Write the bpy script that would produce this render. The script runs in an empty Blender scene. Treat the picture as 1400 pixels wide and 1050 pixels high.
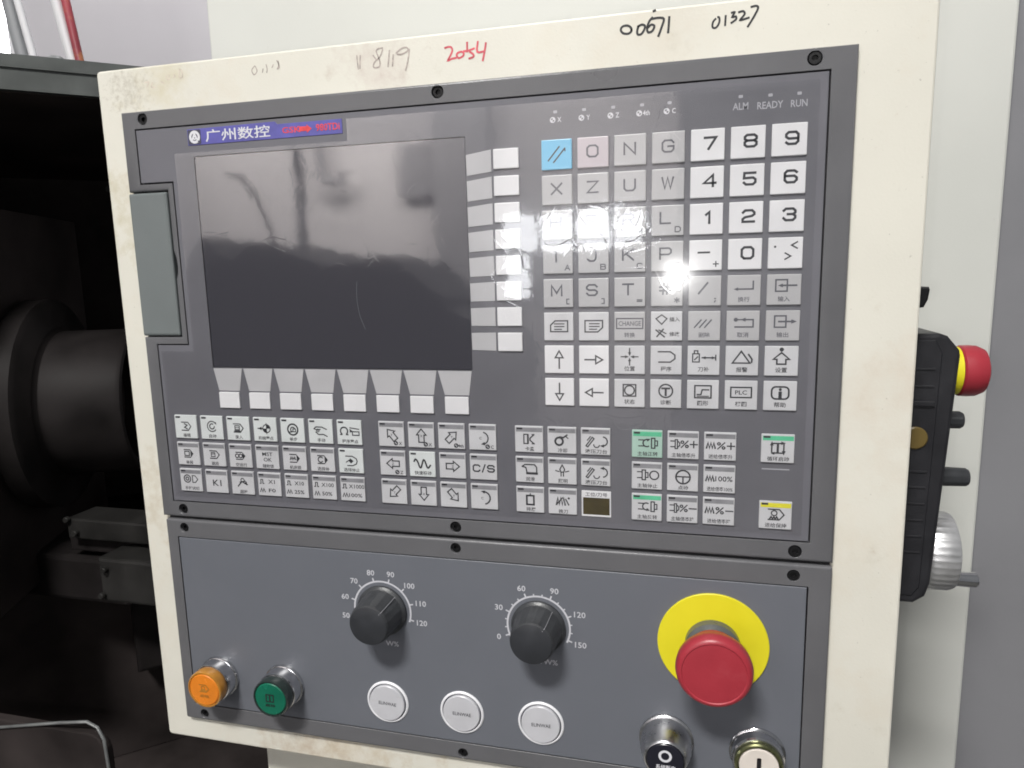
import bpy, bmesh, math, random
from mathutils import Vector, Matrix
from mathutils.geometry import tessellate_polygon
random.seed(7)
S = bpy.context.scene
COL = S.collection
TOP = 1550.0          # height of the control panel's upper edge above the floor, mm

def W(x, y, z):       # mm on the panel (x right, y down, z into the machine) -> metres in the world
    return Vector((x / 1000, z / 1000, (TOP - y) / 1000))

# ------------------------------------------------------------------ camera, world, lamps, exposure
CAM = (343.22, 103.64, -383.67)
R0 = (0.96977566, 0.02371431, 0.24284317)
R1 = (0.01556568, 0.98722572, -0.15856570)
R2 = (-0.24350130, 0.15755317, 0.95701835)
def wv(v): return Vector((v[0], v[2], -v[1]))
cam_d = bpy.data.cameras.new('camera'); cam = bpy.data.objects.new('camera', cam_d); COL.objects.link(cam)
right, up, back = wv(R0), -wv(R1), -wv(R2)
M = Matrix((right, up, back)).transposed().to_4x4(); M.translation = W(*CAM)
cam.matrix_world = M
cam_d.sensor_width = 36; cam_d.lens = 36 * 956.63 / 1400
cam_d.clip_start = 0.01; cam_d.clip_end = 100
S.camera = cam

world = bpy.data.worlds.new('World'); S.world = world; world.use_nodes = True
world.node_tree.nodes['Background'].inputs[0].default_value = (0.93, 0.96, 1.0, 1)
world.node_tree.nodes['Background'].inputs[1].default_value = 0.22

def area(name, loc, target, sx, sy, power, col):
    d = bpy.data.lights.new(name, 'AREA'); d.shape = 'RECTANGLE'; d.size = sx; d.size_y = sy; d.energy = power; d.color = col
    o = bpy.data.objects.new(name, d); COL.objects.link(o); o.location = loc
    o.rotation_euler = (Vector(target) - Vector(loc)).to_track_quat('-Z', 'Y').to_euler()
    return o
area('ceiling_lamp', W(-120, -2250, -1950), W(215, 200, 0), 0.70, 0.30, 138, (1, 0.985, 0.95))
area('hall_wall_fill', W(-2300, -2600, -4300), W(-2300, 200, -6000), 5.0, 0.6, 430, (1, 0.97, 0.94))  # unseen fill, added to brighten the hall wall that the screen mirrors
area('far_wall_fill', W(-2000, -2600, 1300), W(-2000, -600, 3200), 3.5, 0.6, 75, (1, 0.97, 1.0))  # unseen fill, added to brighten the wall behind the lathe
fl = bpy.data.lights.new('phone_flash', 'POINT'); fl.energy = 1.0; fl.shadow_soft_size = 0.0028; fl.color = (1, 0.99, 0.97)
flo = bpy.data.objects.new('phone_flash', fl); COL.objects.link(flo); flo.location = W(*CAM) - right * 0.013 - up * 0.008

S.view_settings.view_transform = 'Standard'; S.view_settings.look = 'None'
S.view_settings.exposure = -0.25; S.view_settings.gamma = 1.0
S.render.engine = 'CYCLES'
S.cycles.max_bounces = 8; S.cycles.transparent_max_bounces = 16; S.cycles.sample_clamp_indirect = 6.0
S.cycles.filter_width = 1.8
S.cycles.caustics_reflective = False; S.cycles.caustics_refractive = False

# ------------------------------------------------------------------ materials
MATS = {}
def mat(name, col, rough=0.5, metal=0.0, spec=0.5, coat=0.0, coat_rough=0.05, vary=0.0, vscale=40.0, bump=0.0, bscale=400.0,
        emit=None, dirt=None, spots=None, trans=0.0, ior=1.5):
    m = bpy.data.materials.new(name); m.use_nodes = True
    nt = m.node_tree; b = nt.nodes['Principled BSDF']
    def I(k, v): b.inputs[k].default_value = v
    I('Base Color', (*col, 1)); I('Roughness', rough); I('Metallic', metal); I('Specular IOR Level', spec)
    I('Coat Weight', coat); I('Coat Roughness', coat_rough); I('Transmission Weight', trans); I('IOR', ior)
    tc = nt.nodes.new('ShaderNodeTexCoord'); geo = nt.nodes.new('ShaderNodeNewGeometry')
    last = None
    if vary or dirt:
        n = nt.nodes.new('ShaderNodeTexNoise'); n.inputs['Scale'].default_value = vscale; n.inputs['Detail'].default_value = 6
        nt.links.new(geo.outputs['Position'], n.inputs['Vector'])
        r = nt.nodes.new('ShaderNodeMapRange'); r.inputs[1].default_value = 0.3; r.inputs[2].default_value = 0.7
        r.inputs[3].default_value = 1 - vary; r.inputs[4].default_value = 1 + vary
        nt.links.new(n.outputs['Fac'], r.inputs[0])
        mx = nt.nodes.new('ShaderNodeMix'); mx.data_type = 'RGBA'; mx.blend_type = 'MULTIPLY'; mx.inputs[0].default_value = 1
        mx.inputs[6].default_value = (*col, 1); nt.links.new(r.outputs[0], mx.inputs[7]); last = mx.outputs[2]
        rr = nt.nodes.new('ShaderNodeMapRange'); rr.inputs[1].default_value = 0.3; rr.inputs[2].default_value = 0.7
        rr.inputs[3].default_value = max(0.02, rough * 0.85); rr.inputs[4].default_value = min(1, rough * 1.15)
        nt.links.new(n.outputs['Fac'], rr.inputs[0]); nt.links.new(rr.outputs[0], b.inputs['Roughness'])
    if dirt:
        for dcol, sc, lo, hi, amt in dirt:
            n = nt.nodes.new('ShaderNodeTexNoise'); n.inputs['Scale'].default_value = sc; n.inputs['Detail'].default_value = 8
            n.inputs['Roughness'].default_value = 0.65
            nt.links.new(geo.outputs['Position'], n.inputs['Vector'])
            r = nt.nodes.new('ShaderNodeMapRange'); r.inputs[1].default_value = lo; r.inputs[2].default_value = hi
            r.inputs[3].default_value = 0; r.inputs[4].default_value = amt
            nt.links.new(n.outputs['Fac'], r.inputs[0])
            mx = nt.nodes.new('ShaderNodeMix'); mx.data_type = 'RGBA'
            nt.links.new(r.outputs[0], mx.inputs[0]); nt.links.new(last, mx.inputs[6]); mx.inputs[7].default_value = (*dcol, 1)
            last = mx.outputs[2]
    for cx, cy, rad, dcol, amt, sc in (spots or ()):
        dv = nt.nodes.new('ShaderNodeVectorMath'); dv.operation = 'DISTANCE'; nt.links.new(geo.outputs['Position'], dv.inputs[0]); dv.inputs[1].default_value = W(cx, cy, 4)
        m1 = nt.nodes.new('ShaderNodeMapRange'); m1.inputs[1].default_value = rad / 1000; m1.inputs[2].default_value = rad / 4000; m1.inputs[3].default_value = 0; m1.inputs[4].default_value = 0.28
        nt.links.new(dv.outputs['Value'], m1.inputs[0])
        n = nt.nodes.new('ShaderNodeTexNoise'); n.inputs['Scale'].default_value = sc; n.inputs['Detail'].default_value = 7; n.inputs['Roughness'].default_value = 0.7; nt.links.new(geo.outputs['Position'], n.inputs['Vector'])
        a1 = nt.nodes.new('ShaderNodeMath'); a1.operation = 'ADD'; nt.links.new(n.outputs['Fac'], a1.inputs[0]); nt.links.new(m1.outputs[0], a1.inputs[1])
        m2 = nt.nodes.new('ShaderNodeMapRange'); m2.inputs[1].default_value = 0.68; m2.inputs[2].default_value = 0.95; m2.inputs[3].default_value = 0; m2.inputs[4].default_value = amt; nt.links.new(a1.outputs[0], m2.inputs[0])
        mx = nt.nodes.new('ShaderNodeMix'); mx.data_type = 'RGBA'; nt.links.new(m2.outputs[0], mx.inputs[0]); nt.links.new(last, mx.inputs[6]); mx.inputs[7].default_value = (*dcol, 1); last = mx.outputs[2]
    if last: nt.links.new(last, b.inputs['Base Color'])
    if bump:
        n = nt.nodes.new('ShaderNodeTexNoise'); n.inputs['Scale'].default_value = bscale; n.inputs['Detail'].default_value = 3
        nt.links.new(geo.outputs['Position'], n.inputs['Vector'])
        bp = nt.nodes.new('ShaderNodeBump'); bp.inputs['Strength'].default_value = bump; bp.inputs['Distance'].default_value = 0.0003
        nt.links.new(n.outputs['Fac'], bp.inputs['Height']); nt.links.new(bp.outputs['Normal'], b.inputs['Normal'])
    if emit:
        I('Emission Color', (*emit[0], 1)); I('Emission Strength', emit[1])
    MATS[name] = m
    return m

mat('cream', (0.70, 0.68, 0.605), 0.42, vary=0.03, vscale=14, bump=0.25, bscale=700,
    dirt=[((0.62, 0.50, 0.36), 11, 0.54, 0.80, 0.42), ((0.16, 0.14, 0.11), 420, 0.67, 0.75, 0.5), ((0.45, 0.40, 0.30), 60, 0.60, 0.85, 0.35)],
    spots=[(2, -14, 30, (0.30, 0.26, 0.19), 0.5, 300), (30, -22, 60, (0.58, 0.52, 0.34), 0.55, 40), (95, 424, 60, (0.42, 0.32, 0.22), 0.75, 45), (140, 421, 70, (0.48, 0.38, 0.24), 0.7, 60),
           (-16, 60, 60, (0.5, 0.45, 0.3), 0.6, 90), (-14, 250, 70, (0.5, 0.42, 0.3), 0.5, 90), (170, -16, 40, (0.52, 0.42, 0.38), 0.5, 60), (440, 180, 80, (0.6, 0.5, 0.4), 0.4, 30)])
mat('white_sheet', (0.615, 0.622, 0.588), 0.45, vary=0.02, vscale=8, bump=0.2, bscale=500, dirt=[((0.3, 0.28, 0.24), 260, 0.71, 0.77, 0.5)])
mat('grey_door', (0.235, 0.235, 0.25), 0.42, vary=0.05, vscale=10, bump=0.2, bscale=600)
mat('bezel', (0.124, 0.124, 0.132), 0.32, vary=0.06, vscale=25, bump=0.35, bscale=1500)
mat('membrane', (0.140, 0.139, 0.158), 0.36, vary=0.05, vscale=30, bump=0.25, bscale=1800)
mat('door_grey', (0.158, 0.176, 0.178), 0.40, vary=0.05, vscale=30, bump=0.25, bscale=1500)
mat('plate', (0.138, 0.146, 0.168), 0.36, vary=0.02, vscale=22, bump=0.25, bscale=1600, dirt=[((0.19, 0.19, 0.20), 16, 0.56, 0.9, 0.25), ((0.07, 0.07, 0.08), 300, 0.72, 0.78, 0.4)])
mat('black_gap', (0.008, 0.008, 0.010), 0.6)
mat('black_screw', (0.008, 0.008, 0.009), 0.35, spec=0.3, bump=0.3, bscale=3000)
mat('screen', (0.062, 0.061, 0.074), 0.05, spec=1.0, ior=1.75)
mat('key_grey', (0.475, 0.47, 0.485), 0.34, vary=0.05, vscale=45, bump=0.1, bscale=1500)
mat('key_soft', (0.50, 0.495, 0.515), 0.40, vary=0.04, vscale=45)
mat('key_white', (0.78, 0.775, 0.80), 0.34, vary=0.04, vscale=45, bump=0.1, bscale=1500)
mat('key_pink', (0.55, 0.49, 0.53), 0.34, vary=0.04, vscale=45)
mat('key_function', (0.61, 0.61, 0.635), 0.34, vary=0.06, vscale=60, bump=0.1, bscale=1500)
mat('key_bright', (0.70, 0.73, 0.735), 0.34, vary=0.05, vscale=60)
mat('key_blue', (0.17, 0.52, 0.78), 0.32, vary=0.04, vscale=60)
mat('key_mint', (0.42, 0.60, 0.52), 0.34, vary=0.05, vscale=60)
mat('strip_grey', (0.26, 0.26, 0.28), 0.4, vary=0.15, vscale=120)
mat('strip_green', (0.11, 0.52, 0.30), 0.4, vary=0.12, vscale=120)
mat('strip_yellow', (0.80, 0.74, 0.05), 0.4, vary=0.05, vscale=120)
mat('ink', (0.035, 0.035, 0.042), 0.45)
mat('ink_grey', (0.10, 0.10, 0.12), 0.45)
mat('print_white', (0.66, 0.66, 0.70), 0.45)
mat('print_scale', (0.56, 0.56, 0.60), 0.45)
mat('print_dim', (0.42, 0.42, 0.46), 0.45)
mat('logo_blue', (0.10, 0.095, 0.36), 0.35, vary=0.2, vscale=90)
mat('logo_dark', (0.05, 0.05, 0.085), 0.35)
mat('logo_red', (0.70, 0.06, 0.07), 0.4, vary=0.2, vscale=300)
mat('display_brown', (0.055, 0.042, 0.014), 0.15, vary=0.35, vscale=110)
mat('knob_black', (0.030, 0.032, 0.037), 0.42, vary=0.15, vscale=90, bump=0.2, bscale=1500)
mat('knob_grip', (0.040, 0.042, 0.046), 0.38, vary=0.2, vscale=120, bump=0.4, bscale=900)
mat('chrome', (0.66, 0.66, 0.68), 0.16, metal=1.0, vary=0.05, vscale=200)
mat('satin_metal', (0.60, 0.60, 0.62), 0.30, metal=1.0, vary=0.08, vscale=200, bump=0.2, bscale=900)
mat('dial_metal', (0.66, 0.66, 0.67), 0.36, metal=0.75, vary=0.08, vscale=150)
mat('old_brass', (0.30, 0.31, 0.16), 0.28, metal=1.0, vary=0.25, vscale=160)
mat('red_cap', (0.36, 0.030, 0.045), 0.40, vary=0.10, vscale=35, bump=0.25, bscale=500, coat=0.10, coat_rough=0.25, dirt=[((0.40, 0.10, 0.11), 70, 0.55, 0.85, 0.35), ((0.12, 0.02, 0.025), 240, 0.66, 0.76, 0.35)])
mat('yellow_disc', (0.74, 0.66, 0.02), 0.45, vary=0.03, vscale=50)
mat('grey_collar', (0.10, 0.105, 0.105), 0.3, vary=0.1, vscale=100)
mat('orange_lens', (0.74, 0.22, 0.018), 0.25, vary=0.10, vscale=70, coat=0.6, coat_rough=0.08)
mat('amber_side', (0.45, 0.20, 0.03), 0.22, vary=0.2, vscale=90, coat=0.6)
mat('green_lens', (0.004, 0.13, 0.075), 0.25, vary=0.15, vscale=70, coat=0.6, coat_rough=0.08)
mat('dark_side', (0.02, 0.03, 0.028), 0.2, coat=0.5)
mat('button_white', (0.53, 0.53, 0.56), 0.35, vary=0.05, vscale=60, dirt=[((0.36, 0.34, 0.32), 110, 0.60, 0.85, 0.4)])
mat('button_rim', (0.80, 0.80, 0.83), 0.30)
mat('black_cap', (0.012, 0.012, 0.02), 0.3)
mat('key_face', (0.72, 0.66, 0.60), 0.35, vary=0.05, vscale=100)
mat('marker_black', (0.02, 0.02, 0.022), 0.5)
mat('marker_red', (0.62, 0.10, 0.13), 0.5, vary=0.25, vscale=300)
mat('marker_faded', (0.42, 0.36, 0.33), 0.6, vary=0.35, vscale=450)
mat('marker_ghost', (0.62, 0.55, 0.47), 0.6, vary=0.2, vscale=450)
mat('pendant_black', (0.016, 0.016, 0.019), 0.42, vary=0.2, vscale=70, bump=0.4, bscale=1500)
mat('amber_dot', (0.13, 0.09, 0.025), 0.4)
mat('lathe_dark', (0.046, 0.038, 0.037), 0.7, spec=0.1, vary=0.5, vscale=6, bump=0.5, bscale=60)  # lathe colours kept near black to carry the shade of the work space
mat('lathe_iron', (0.019, 0.0165, 0.0165), 0.5, spec=0.12, vary=0.5, vscale=9, bump=0.4, bscale=90)
mat('lathe_steel', (0.026, 0.025, 0.024), 0.5, spec=0.2, vary=0.45, vscale=12, bump=0.3, bscale=120)
mat('hood_metal', (0.10, 0.108, 0.105), 0.38, metal=0.2, vary=0.35, vscale=10, bump=0.3, bscale=120)
mat('rim_steel', (0.30, 0.31, 0.31), 0.4, metal=0.5, vary=0.3, vscale=30)
mat('far_wall', (0.50, 0.49, 0.50), 0.7, vary=0.04, vscale=2.5)
mat('hall_wall', (0.72, 0.68, 0.68), 0.8, vary=0.05, vscale=1.2)
mat('floor', (0.09, 0.09, 0.085), 0.6, vary=0.25, vscale=2)
mat('pole_grey', (0.30, 0.31, 0.32), 0.5, vary=0.1, vscale=8)
mat('pole_white', (0.78, 0.78, 0.79), 0.5, vary=0.03, vscale=8)
mat('pole_red', (0.38, 0.06, 0.08), 0.5, vary=0.25, vscale=6, dirt=[((0.62, 0.28, 0.10), 7, 0.5, 0.62, 0.9)])
mat('daylight_pane', (0.8, 0.8, 0.8), 0.5, emit=((0.96, 0.97, 1.0), 12.0))
mat('cover_black', (0.012, 0.012, 0.014), 0.75, vary=0.4, vscale=5)
mat('pillar_grey', (0.30, 0.29, 0.30), 0.7, vary=0.1, vscale=3)

def film_material():
    m = bpy.data.materials.new('clear_film'); m.use_nodes = True
    nt = m.node_tree; nt.nodes.clear(); N = nt.nodes.new; L = nt.links.new
    out = N('ShaderNodeOutputMaterial'); mix = N('ShaderNodeMixShader'); tr = N('ShaderNodeBsdfTransparent'); gl = N('ShaderNodeBsdfGlossy')
    geo = N('ShaderNodeNewGeometry'); dot = N('ShaderNodeVectorMath'); dot.operation = 'DOT_PRODUCT'
    L(geo.outputs['Incoming'], dot.inputs[0]); L(geo.outputs['Normal'], dot.inputs[1])
    ab = N('ShaderNodeMath'); ab.operation = 'ABSOLUTE'; L(dot.outputs['Value'], ab.inputs[0])
    om = N('ShaderNodeMath'); om.operation = 'SUBTRACT'; om.inputs[0].default_value = 1; L(ab.outputs[0], om.inputs[1])
    pw = N('ShaderNodeMath'); pw.operation = 'POWER'; L(om.outputs[0], pw.inputs[0]); pw.inputs[1].default_value = 5
    ml = N('ShaderNodeMath'); ml.operation = 'MULTIPLY_ADD'; L(pw.outputs[0], ml.inputs[0]); ml.inputs[1].default_value = 0.96; ml.inputs[2].default_value = 0.042
    g2 = N('ShaderNodeBsdfGlossy'); g2.inputs['Roughness'].default_value = 0.13; gm = N('ShaderNodeMixShader'); gm.inputs[0].default_value = 0.32
    L(gl.outputs[0], gm.inputs[1]); L(g2.outputs[0], gm.inputs[2])
    L(ml.outputs[0], mix.inputs[0]); L(tr.outputs[0], mix.inputs[1]); L(gm.outputs[0], mix.inputs[2]); L(mix.outputs[0], out.inputs[0])
    tr.inputs[0].default_value = (0.985, 0.985, 0.985, 1)
    gl.inputs['Roughness'].default_value = 0.035; gl.inputs[0].default_value = (1, 1, 1, 1)
    n1 = N('ShaderNodeTexNoise'); n1.inputs['Scale'].default_value = 55; n1.inputs['Detail'].default_value = 1
    n2 = N('ShaderNodeTexNoise'); n2.inputs['Scale'].default_value = 170; n2.inputs['Detail'].default_value = 3; n2.inputs['Distortion'].default_value = 1.2
    L(geo.outputs['Position'], n1.inputs['Vector']); L(geo.outputs['Position'], n2.inputs['Vector'])
    ad = N('ShaderNodeMath'); ad.operation = 'MULTIPLY_ADD'; L(n2.outputs['Fac'], ad.inputs[0]); ad.inputs[1].default_value = 0.07; L(n1.outputs['Fac'], ad.inputs[2])
    n3 = N('ShaderNodeTexNoise'); n3.inputs['Scale'].default_value = 42; n3.inputs['Detail'].default_value = 2; n3.inputs['Distortion'].default_value = 0.8; L(geo.outputs['Position'], n3.inputs['Vector'])
    q1 = N('ShaderNodeMath'); q1.operation = 'MULTIPLY_ADD'; q1.inputs[1].default_value = 2; q1.inputs[2].default_value = -1; L(n3.outputs['Fac'], q1.inputs[0])
    q2 = N('ShaderNodeMath'); q2.operation = 'ABSOLUTE'; L(q1.outputs[0], q2.inputs[0])
    q3 = N('ShaderNodeMapRange'); q3.inputs[1].default_value = 0.0; q3.inputs[2].default_value = 0.05; q3.inputs[3].default_value = 0.07; q3.inputs[4].default_value = 0.0; L(q2.outputs[0], q3.inputs[0])
    ad2 = N('ShaderNodeMath'); ad2.operation = 'ADD'; L(ad.outputs[0], ad2.inputs[0]); L(q3.outputs[0], ad2.inputs[1]); ad = ad2
    bp = N('ShaderNodeBump'); bp.inputs['Strength'].default_value = 1.0; bp.inputs['Distance'].default_value = 0.00009
    L(ad.outputs[0], bp.inputs['Height']); L(bp.outputs['Normal'], gl.inputs['Normal']); L(bp.outputs['Normal'], g2.inputs['Normal'])
    MATS['clear_film'] = m
film_material()

# ------------------------------------------------------------------ mesh helpers (mm in, metres out)
def put(name, verts, faces, material, parent=None, origin=(0, 0, 0), smooth=False, mesh=None):
    """verts: local mm triples (x right, y up, d towards the viewer); origin: panel mm (x, y down, z in)."""
    if mesh is None:
        mesh = bpy.data.meshes.new(name)
        mesh.from_pydata([(v[0] / 1000, -v[2] / 1000, v[1] / 1000) for v in verts], [], faces)
        bm = bmesh.new(); bm.from_mesh(mesh)
        bmesh.ops.remove_doubles(bm, verts=bm.verts, dist=1e-7)
        bmesh.ops.recalc_face_normals(bm, faces=bm.faces); bm.to_mesh(mesh); bm.free()
        mats = material if isinstance(material, (list, tuple)) else [material]
        for q in mats: mesh.materials.append(MATS[q])
        if smooth:
            for p in mesh.polygons: p.use_smooth = True
            try: mesh.set_sharp_from_angle(angle=math.radians(32))
            except Exception: pass
    o = bpy.data.objects.new(name, mesh); COL.objects.link(o)
    w = W(*origin)
    if parent is not None:
        o.parent = parent; o.location = w - ORG[parent.name]
    else: o.location = w
    ORG[o.name] = w
    return o
ORG = {}
def flat(name, verts, faces, material, parent, origin, mesh=None):
    """like put() but for flat prints: keeps the faces' direction"""
    if mesh is None:
        mesh = bpy.data.meshes.new(name)
        mesh.from_pydata([(v[0] / 1000, -v[2] / 1000, v[1] / 1000) for v in verts], [], faces)
        mesh.materials.append(MATS[material])
    return put(name, None, None, None, parent, origin, mesh=mesh)
def empty(name, origin, label, cat, group=None, kind=None):
    o = bpy.data.objects.new(name, None); COL.objects.link(o); o.location = W(*origin); ORG[o.name] = W(*origin)
    o.empty_display_size = 0.02
    tag(o, label, cat, group, kind); return o
def tag(o, label=None, cat=None, group=None, kind=None):
    if label: o['label'] = label
    if cat: o['category'] = cat
    if group: o['group'] = group
    if kind: o['kind'] = kind
    return o

def rrect(x0, y0, x1, y1, r=0.0, n=4):
    if r <= 0: return [(x0, y0), (x1, y0), (x1, y1), (x0, y1)]
    out = []
    for cx, cy, a in ((x1 - r, y0 + r, -90), (x1 - r, y1 - r, 0), (x0 + r, y1 - r, 90), (x0 + r, y0 + r, 180)):
        for i in range(n + 1):
            t = math.radians(a + 90 * i / n); out.append((cx + r * math.cos(t), cy + r * math.sin(t)))
    return out
def circle(cx, cy, r, n=24): return [(cx + r * math.cos(2 * math.pi * i / n), cy + r * math.sin(2 * math.pi * i / n)) for i in range(n)]
def sarea(p): return 0.5 * sum(p[i][0] * p[(i + 1) % len(p)][1] - p[(i + 1) % len(p)][0] * p[i][1] for i in range(len(p)))
def ccw(p): return list(p) if sarea(p) > 0 else list(reversed(p))
def offset(p, d):
    """inward offset of a ccw polygon"""
    n = len(p); out = []
    for i in range(n):
        a, b, c = Vector(p[i - 1]), Vector(p[i]), Vector(p[(i + 1) % n])
        e1 = (b - a).normalized(); e2 = (c - b).normalized()
        n1 = Vector((-e1.y, e1.x)); n2 = Vector((-e2.y, e2.x))
        m = n1 + n2
        if m.length < 1e-6: m = n1
        m.normalize(); k = max(0.35, m.dot(n1)); q = b + m * (d / k); out.append((q.x, q.y))
    return out
def prism(outer, holes=(), db=0.0, df=1.0, ch=0.0, chh=0.0, seg=1, backface=True):
    """plate with holes: back at height db, front at df (towards the viewer), rounded outer edge ch, chamfered holes chh"""
    outer = ccw(outer); holes = [ccw(h) for h in holes]
    V = []; F = []
    def ring(p, d):
        i = len(V); V.extend((x, y, d) for x, y in p); return list(range(i, i + len(p)))
    def band(a, b):
        n = len(a)
        for i in range(n): F.append((a[i], a[(i + 1) % n], b[(i + 1) % n], b[i]))
    r0 = ring(outer, db); cur = r0; p = outer
    if ch > 0:
        for k in range(seg + 1):
            t = k / seg * math.pi / 2
            p = offset(outer, ch * (1 - math.cos(t))); r = ring(p, df - ch + ch * math.sin(t)); band(cur, r); cur = r
    else:
        r = ring(outer, df); band(cur, r); cur = r
    fo, fp = cur, p
    tops = [(fo, fp)]; backs = [(r0, outer)]
    for h in holes:
        hb = ring(h, db); backs.append((hb, h)); hc = hb; hp = h
        if chh > 0:
            q = ring(h, df - chh); band(hc, q); hc = q; hp = offset(h, -chh)
        q = ring(hp, df); band(hc, q); tops.append((q, hp))
    def cap(rings):
        idx = [i for r, _ in rings for i in r]
        for t in tessellate_polygon([[Vector((x, y, 0)) for x, y in q] for _, q in rings]):
            F.append(tuple(idx[k] for k in t))
    cap(tops)
    if backface: cap(backs)
    return V, F
def flip(p): return [(x, -y) for x, y in p]        # panel mm (y down) -> local (y up)
def box(x0, x1, y0, y1, d0, d1):
    V = [(x, y, d) for d in (d0, d1) for y in (y0, y1) for x in (x0, x1)]
    return V, [(0, 1, 3, 2), (4, 6, 7, 5), (0, 4, 5, 1), (2, 3, 7, 6), (0, 2, 6, 4), (1, 5, 7, 3)]
def bbox_bevel(x0, x1, y0, y1, d0, d1, b=0.5):
    return prism([(x0, y0), (x1, y0), (x1, y1), (x0, y1)], (), d0, d1, b, seg=2)
def revolve(prof, n=48, axis='d', a0=0.0, flute=None):
    """prof: (radius, position along the axis)"""
    V = []; F = []; rings = []
    for k, (r, s) in enumerate(prof):
        if r < 1e-6: rings.append([len(V)] * n); V.append((0, 0, s)); continue
        ids = []
        for i in range(n):
            t = a0 + 2 * math.pi * i / n; rr = r + (flute(i, k) if flute else 0)
            ids.append(len(V)); V.append((rr * math.cos(t), rr * math.sin(t), s))
        rings.append(ids)
    for a, b in zip(rings, rings[1:]):
        for i in range(n):
            q = [a[i], a[(i + 1) % n], b[(i + 1) % n], b[i]]
            f = []
            for x in q:
                if x not in f: f.append(x)
            if len(f) > 2: F.append(tuple(f))
    if axis == 'x': V = [(s, y, x) for x, y, s in V]
    return V, F
def tube(path, r, n=8):
    V = []; F = []; prev = None
    P = [Vector(p) for p in path]
    for i, p in enumerate(P):
        t = (P[min(i + 1, len(P) - 1)] - P[max(i - 1, 0)]).normalized()
        a = t.cross(Vector((0.31, 0.2, 0.93))).normalized(); b = t.cross(a)
        if prev is not None:
            a = (prev - t * prev.dot(t)).normalized(); b = t.cross(a)
        prev = a; base = len(V)
        for k in range(n):
            q = p + (a * math.cos(2 * math.pi * k / n) + b * math.sin(2 * math.pi * k / n)) * r; V.append(tuple(q))
        if i:
            for k in range(n): F.append((base - n + k, base - n + (k + 1) % n, base + (k + 1) % n, base + k))
    F.append(tuple(range(n))); F.append(tuple(range(len(V) - n, len(V))))
    return V, F
def merge(*parts):
    V = []; F = []
    for v, f in parts:
        b = len(V); V += list(v); F += [tuple(i + b for i in q) for q in f]
    return V, F
def shift(vf, dx, dy, dd=0): return [(x + dx, y + dy, d + dd) for x, y, d in vf[0]], vf[1]

# flat prints: strokes, filled outlines and lettering gathered in one mesh
def ribbon(pts, w, d, closed=False):
    P = [Vector(p) for p in pts]
    if closed and (P[0] - P[-1]).length < 1e-6: P.pop()
    n = len(P); V = []; F = []
    for i in range(n):
        a = P[i - 1] if (i or closed) else None; c = P[(i + 1) % n] if (i < n - 1 or closed) else None
        b = P[i]
        e1 = (b - a).normalized() if a is not None else (c - b).normalized()
        e2 = (c - b).normalized() if c is not None else e1
        n1 = Vector((-e1.y, e1.x)); n2 = Vector((-e2.y, e2.x)); m = n1 + n2
        if m.length < 0.25: m = n1
        m.normalize(); k = max(0.5, m.dot(n1)); m = m * (w / 2 / k)
        if a is None: b = b - e1 * (w * 0.35)
        if c is None: b = b + e1 * (w * 0.35)
        V += [(b.x + m.x, b.y + m.y, d), (b.x - m.x, b.y - m.y, d)]
    for i in range(n if closed else n - 1):
        j = (i + 1) % n; F.append((2 * i, 2 * i + 1, 2 * j + 1, 2 * j))
    return V, F
def filled(p, d):
    p = ccw(p)
    return [(x, y, d) for x, y in p], [tuple(t) for t in tessellate_polygon([[Vector((x, y, 0)) for x, y in p]])]

TEXT = {}
def prepare_text(strings):
    made = []
    for s in sorted(set(strings)):
        c = bpy.data.curves.new('lettering', 'FONT'); c.body = s; c.size = 1; c.resolution_u = 2; c.offset = 0.010 if s in ('广州数控', 'ELINWAE') else 0.014
        o = bpy.data.objects.new('lettering', c); COL.objects.link(o); made.append((s, o, c))
    dg = bpy.context.evaluated_depsgraph_get(); dg.update()
    for s, o, c in made:
        me = bpy.data.meshes.new_from_object(o.evaluated_get(dg))
        v = [(q.co.x, q.co.y) for q in me.vertices]; f = [tuple(p.vertices) for p in me.polygons]
        bpy.data.meshes.remove(me)
        if v:
            xs = [q[0] for q in v]; ys = [q[1] for q in v]; TEXT[s] = (v, f, min(xs), max(xs), min(ys), max(ys))
        bpy.data.objects.remove(o); bpy.data.curves.remove(c)
def lettering(s, cx, cy, h, d, width=None, xs=1.0, rot=0.0):
    v, f, x0, x1, y0, y1 = TEXT[s]
    k = h / (y1 - y0); kx = k * xs
    if width: kx = width / (x1 - x0)
    ca, sa = math.cos(rot), math.sin(rot); out = []
    for x, y in v:
        a, b = (x - (x0 + x1) / 2) * kx, (y - (y0 + y1) / 2) * k
        out.append((cx + a * ca - b * sa, cy + a * sa + b * ca, d))
    return out, f

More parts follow.
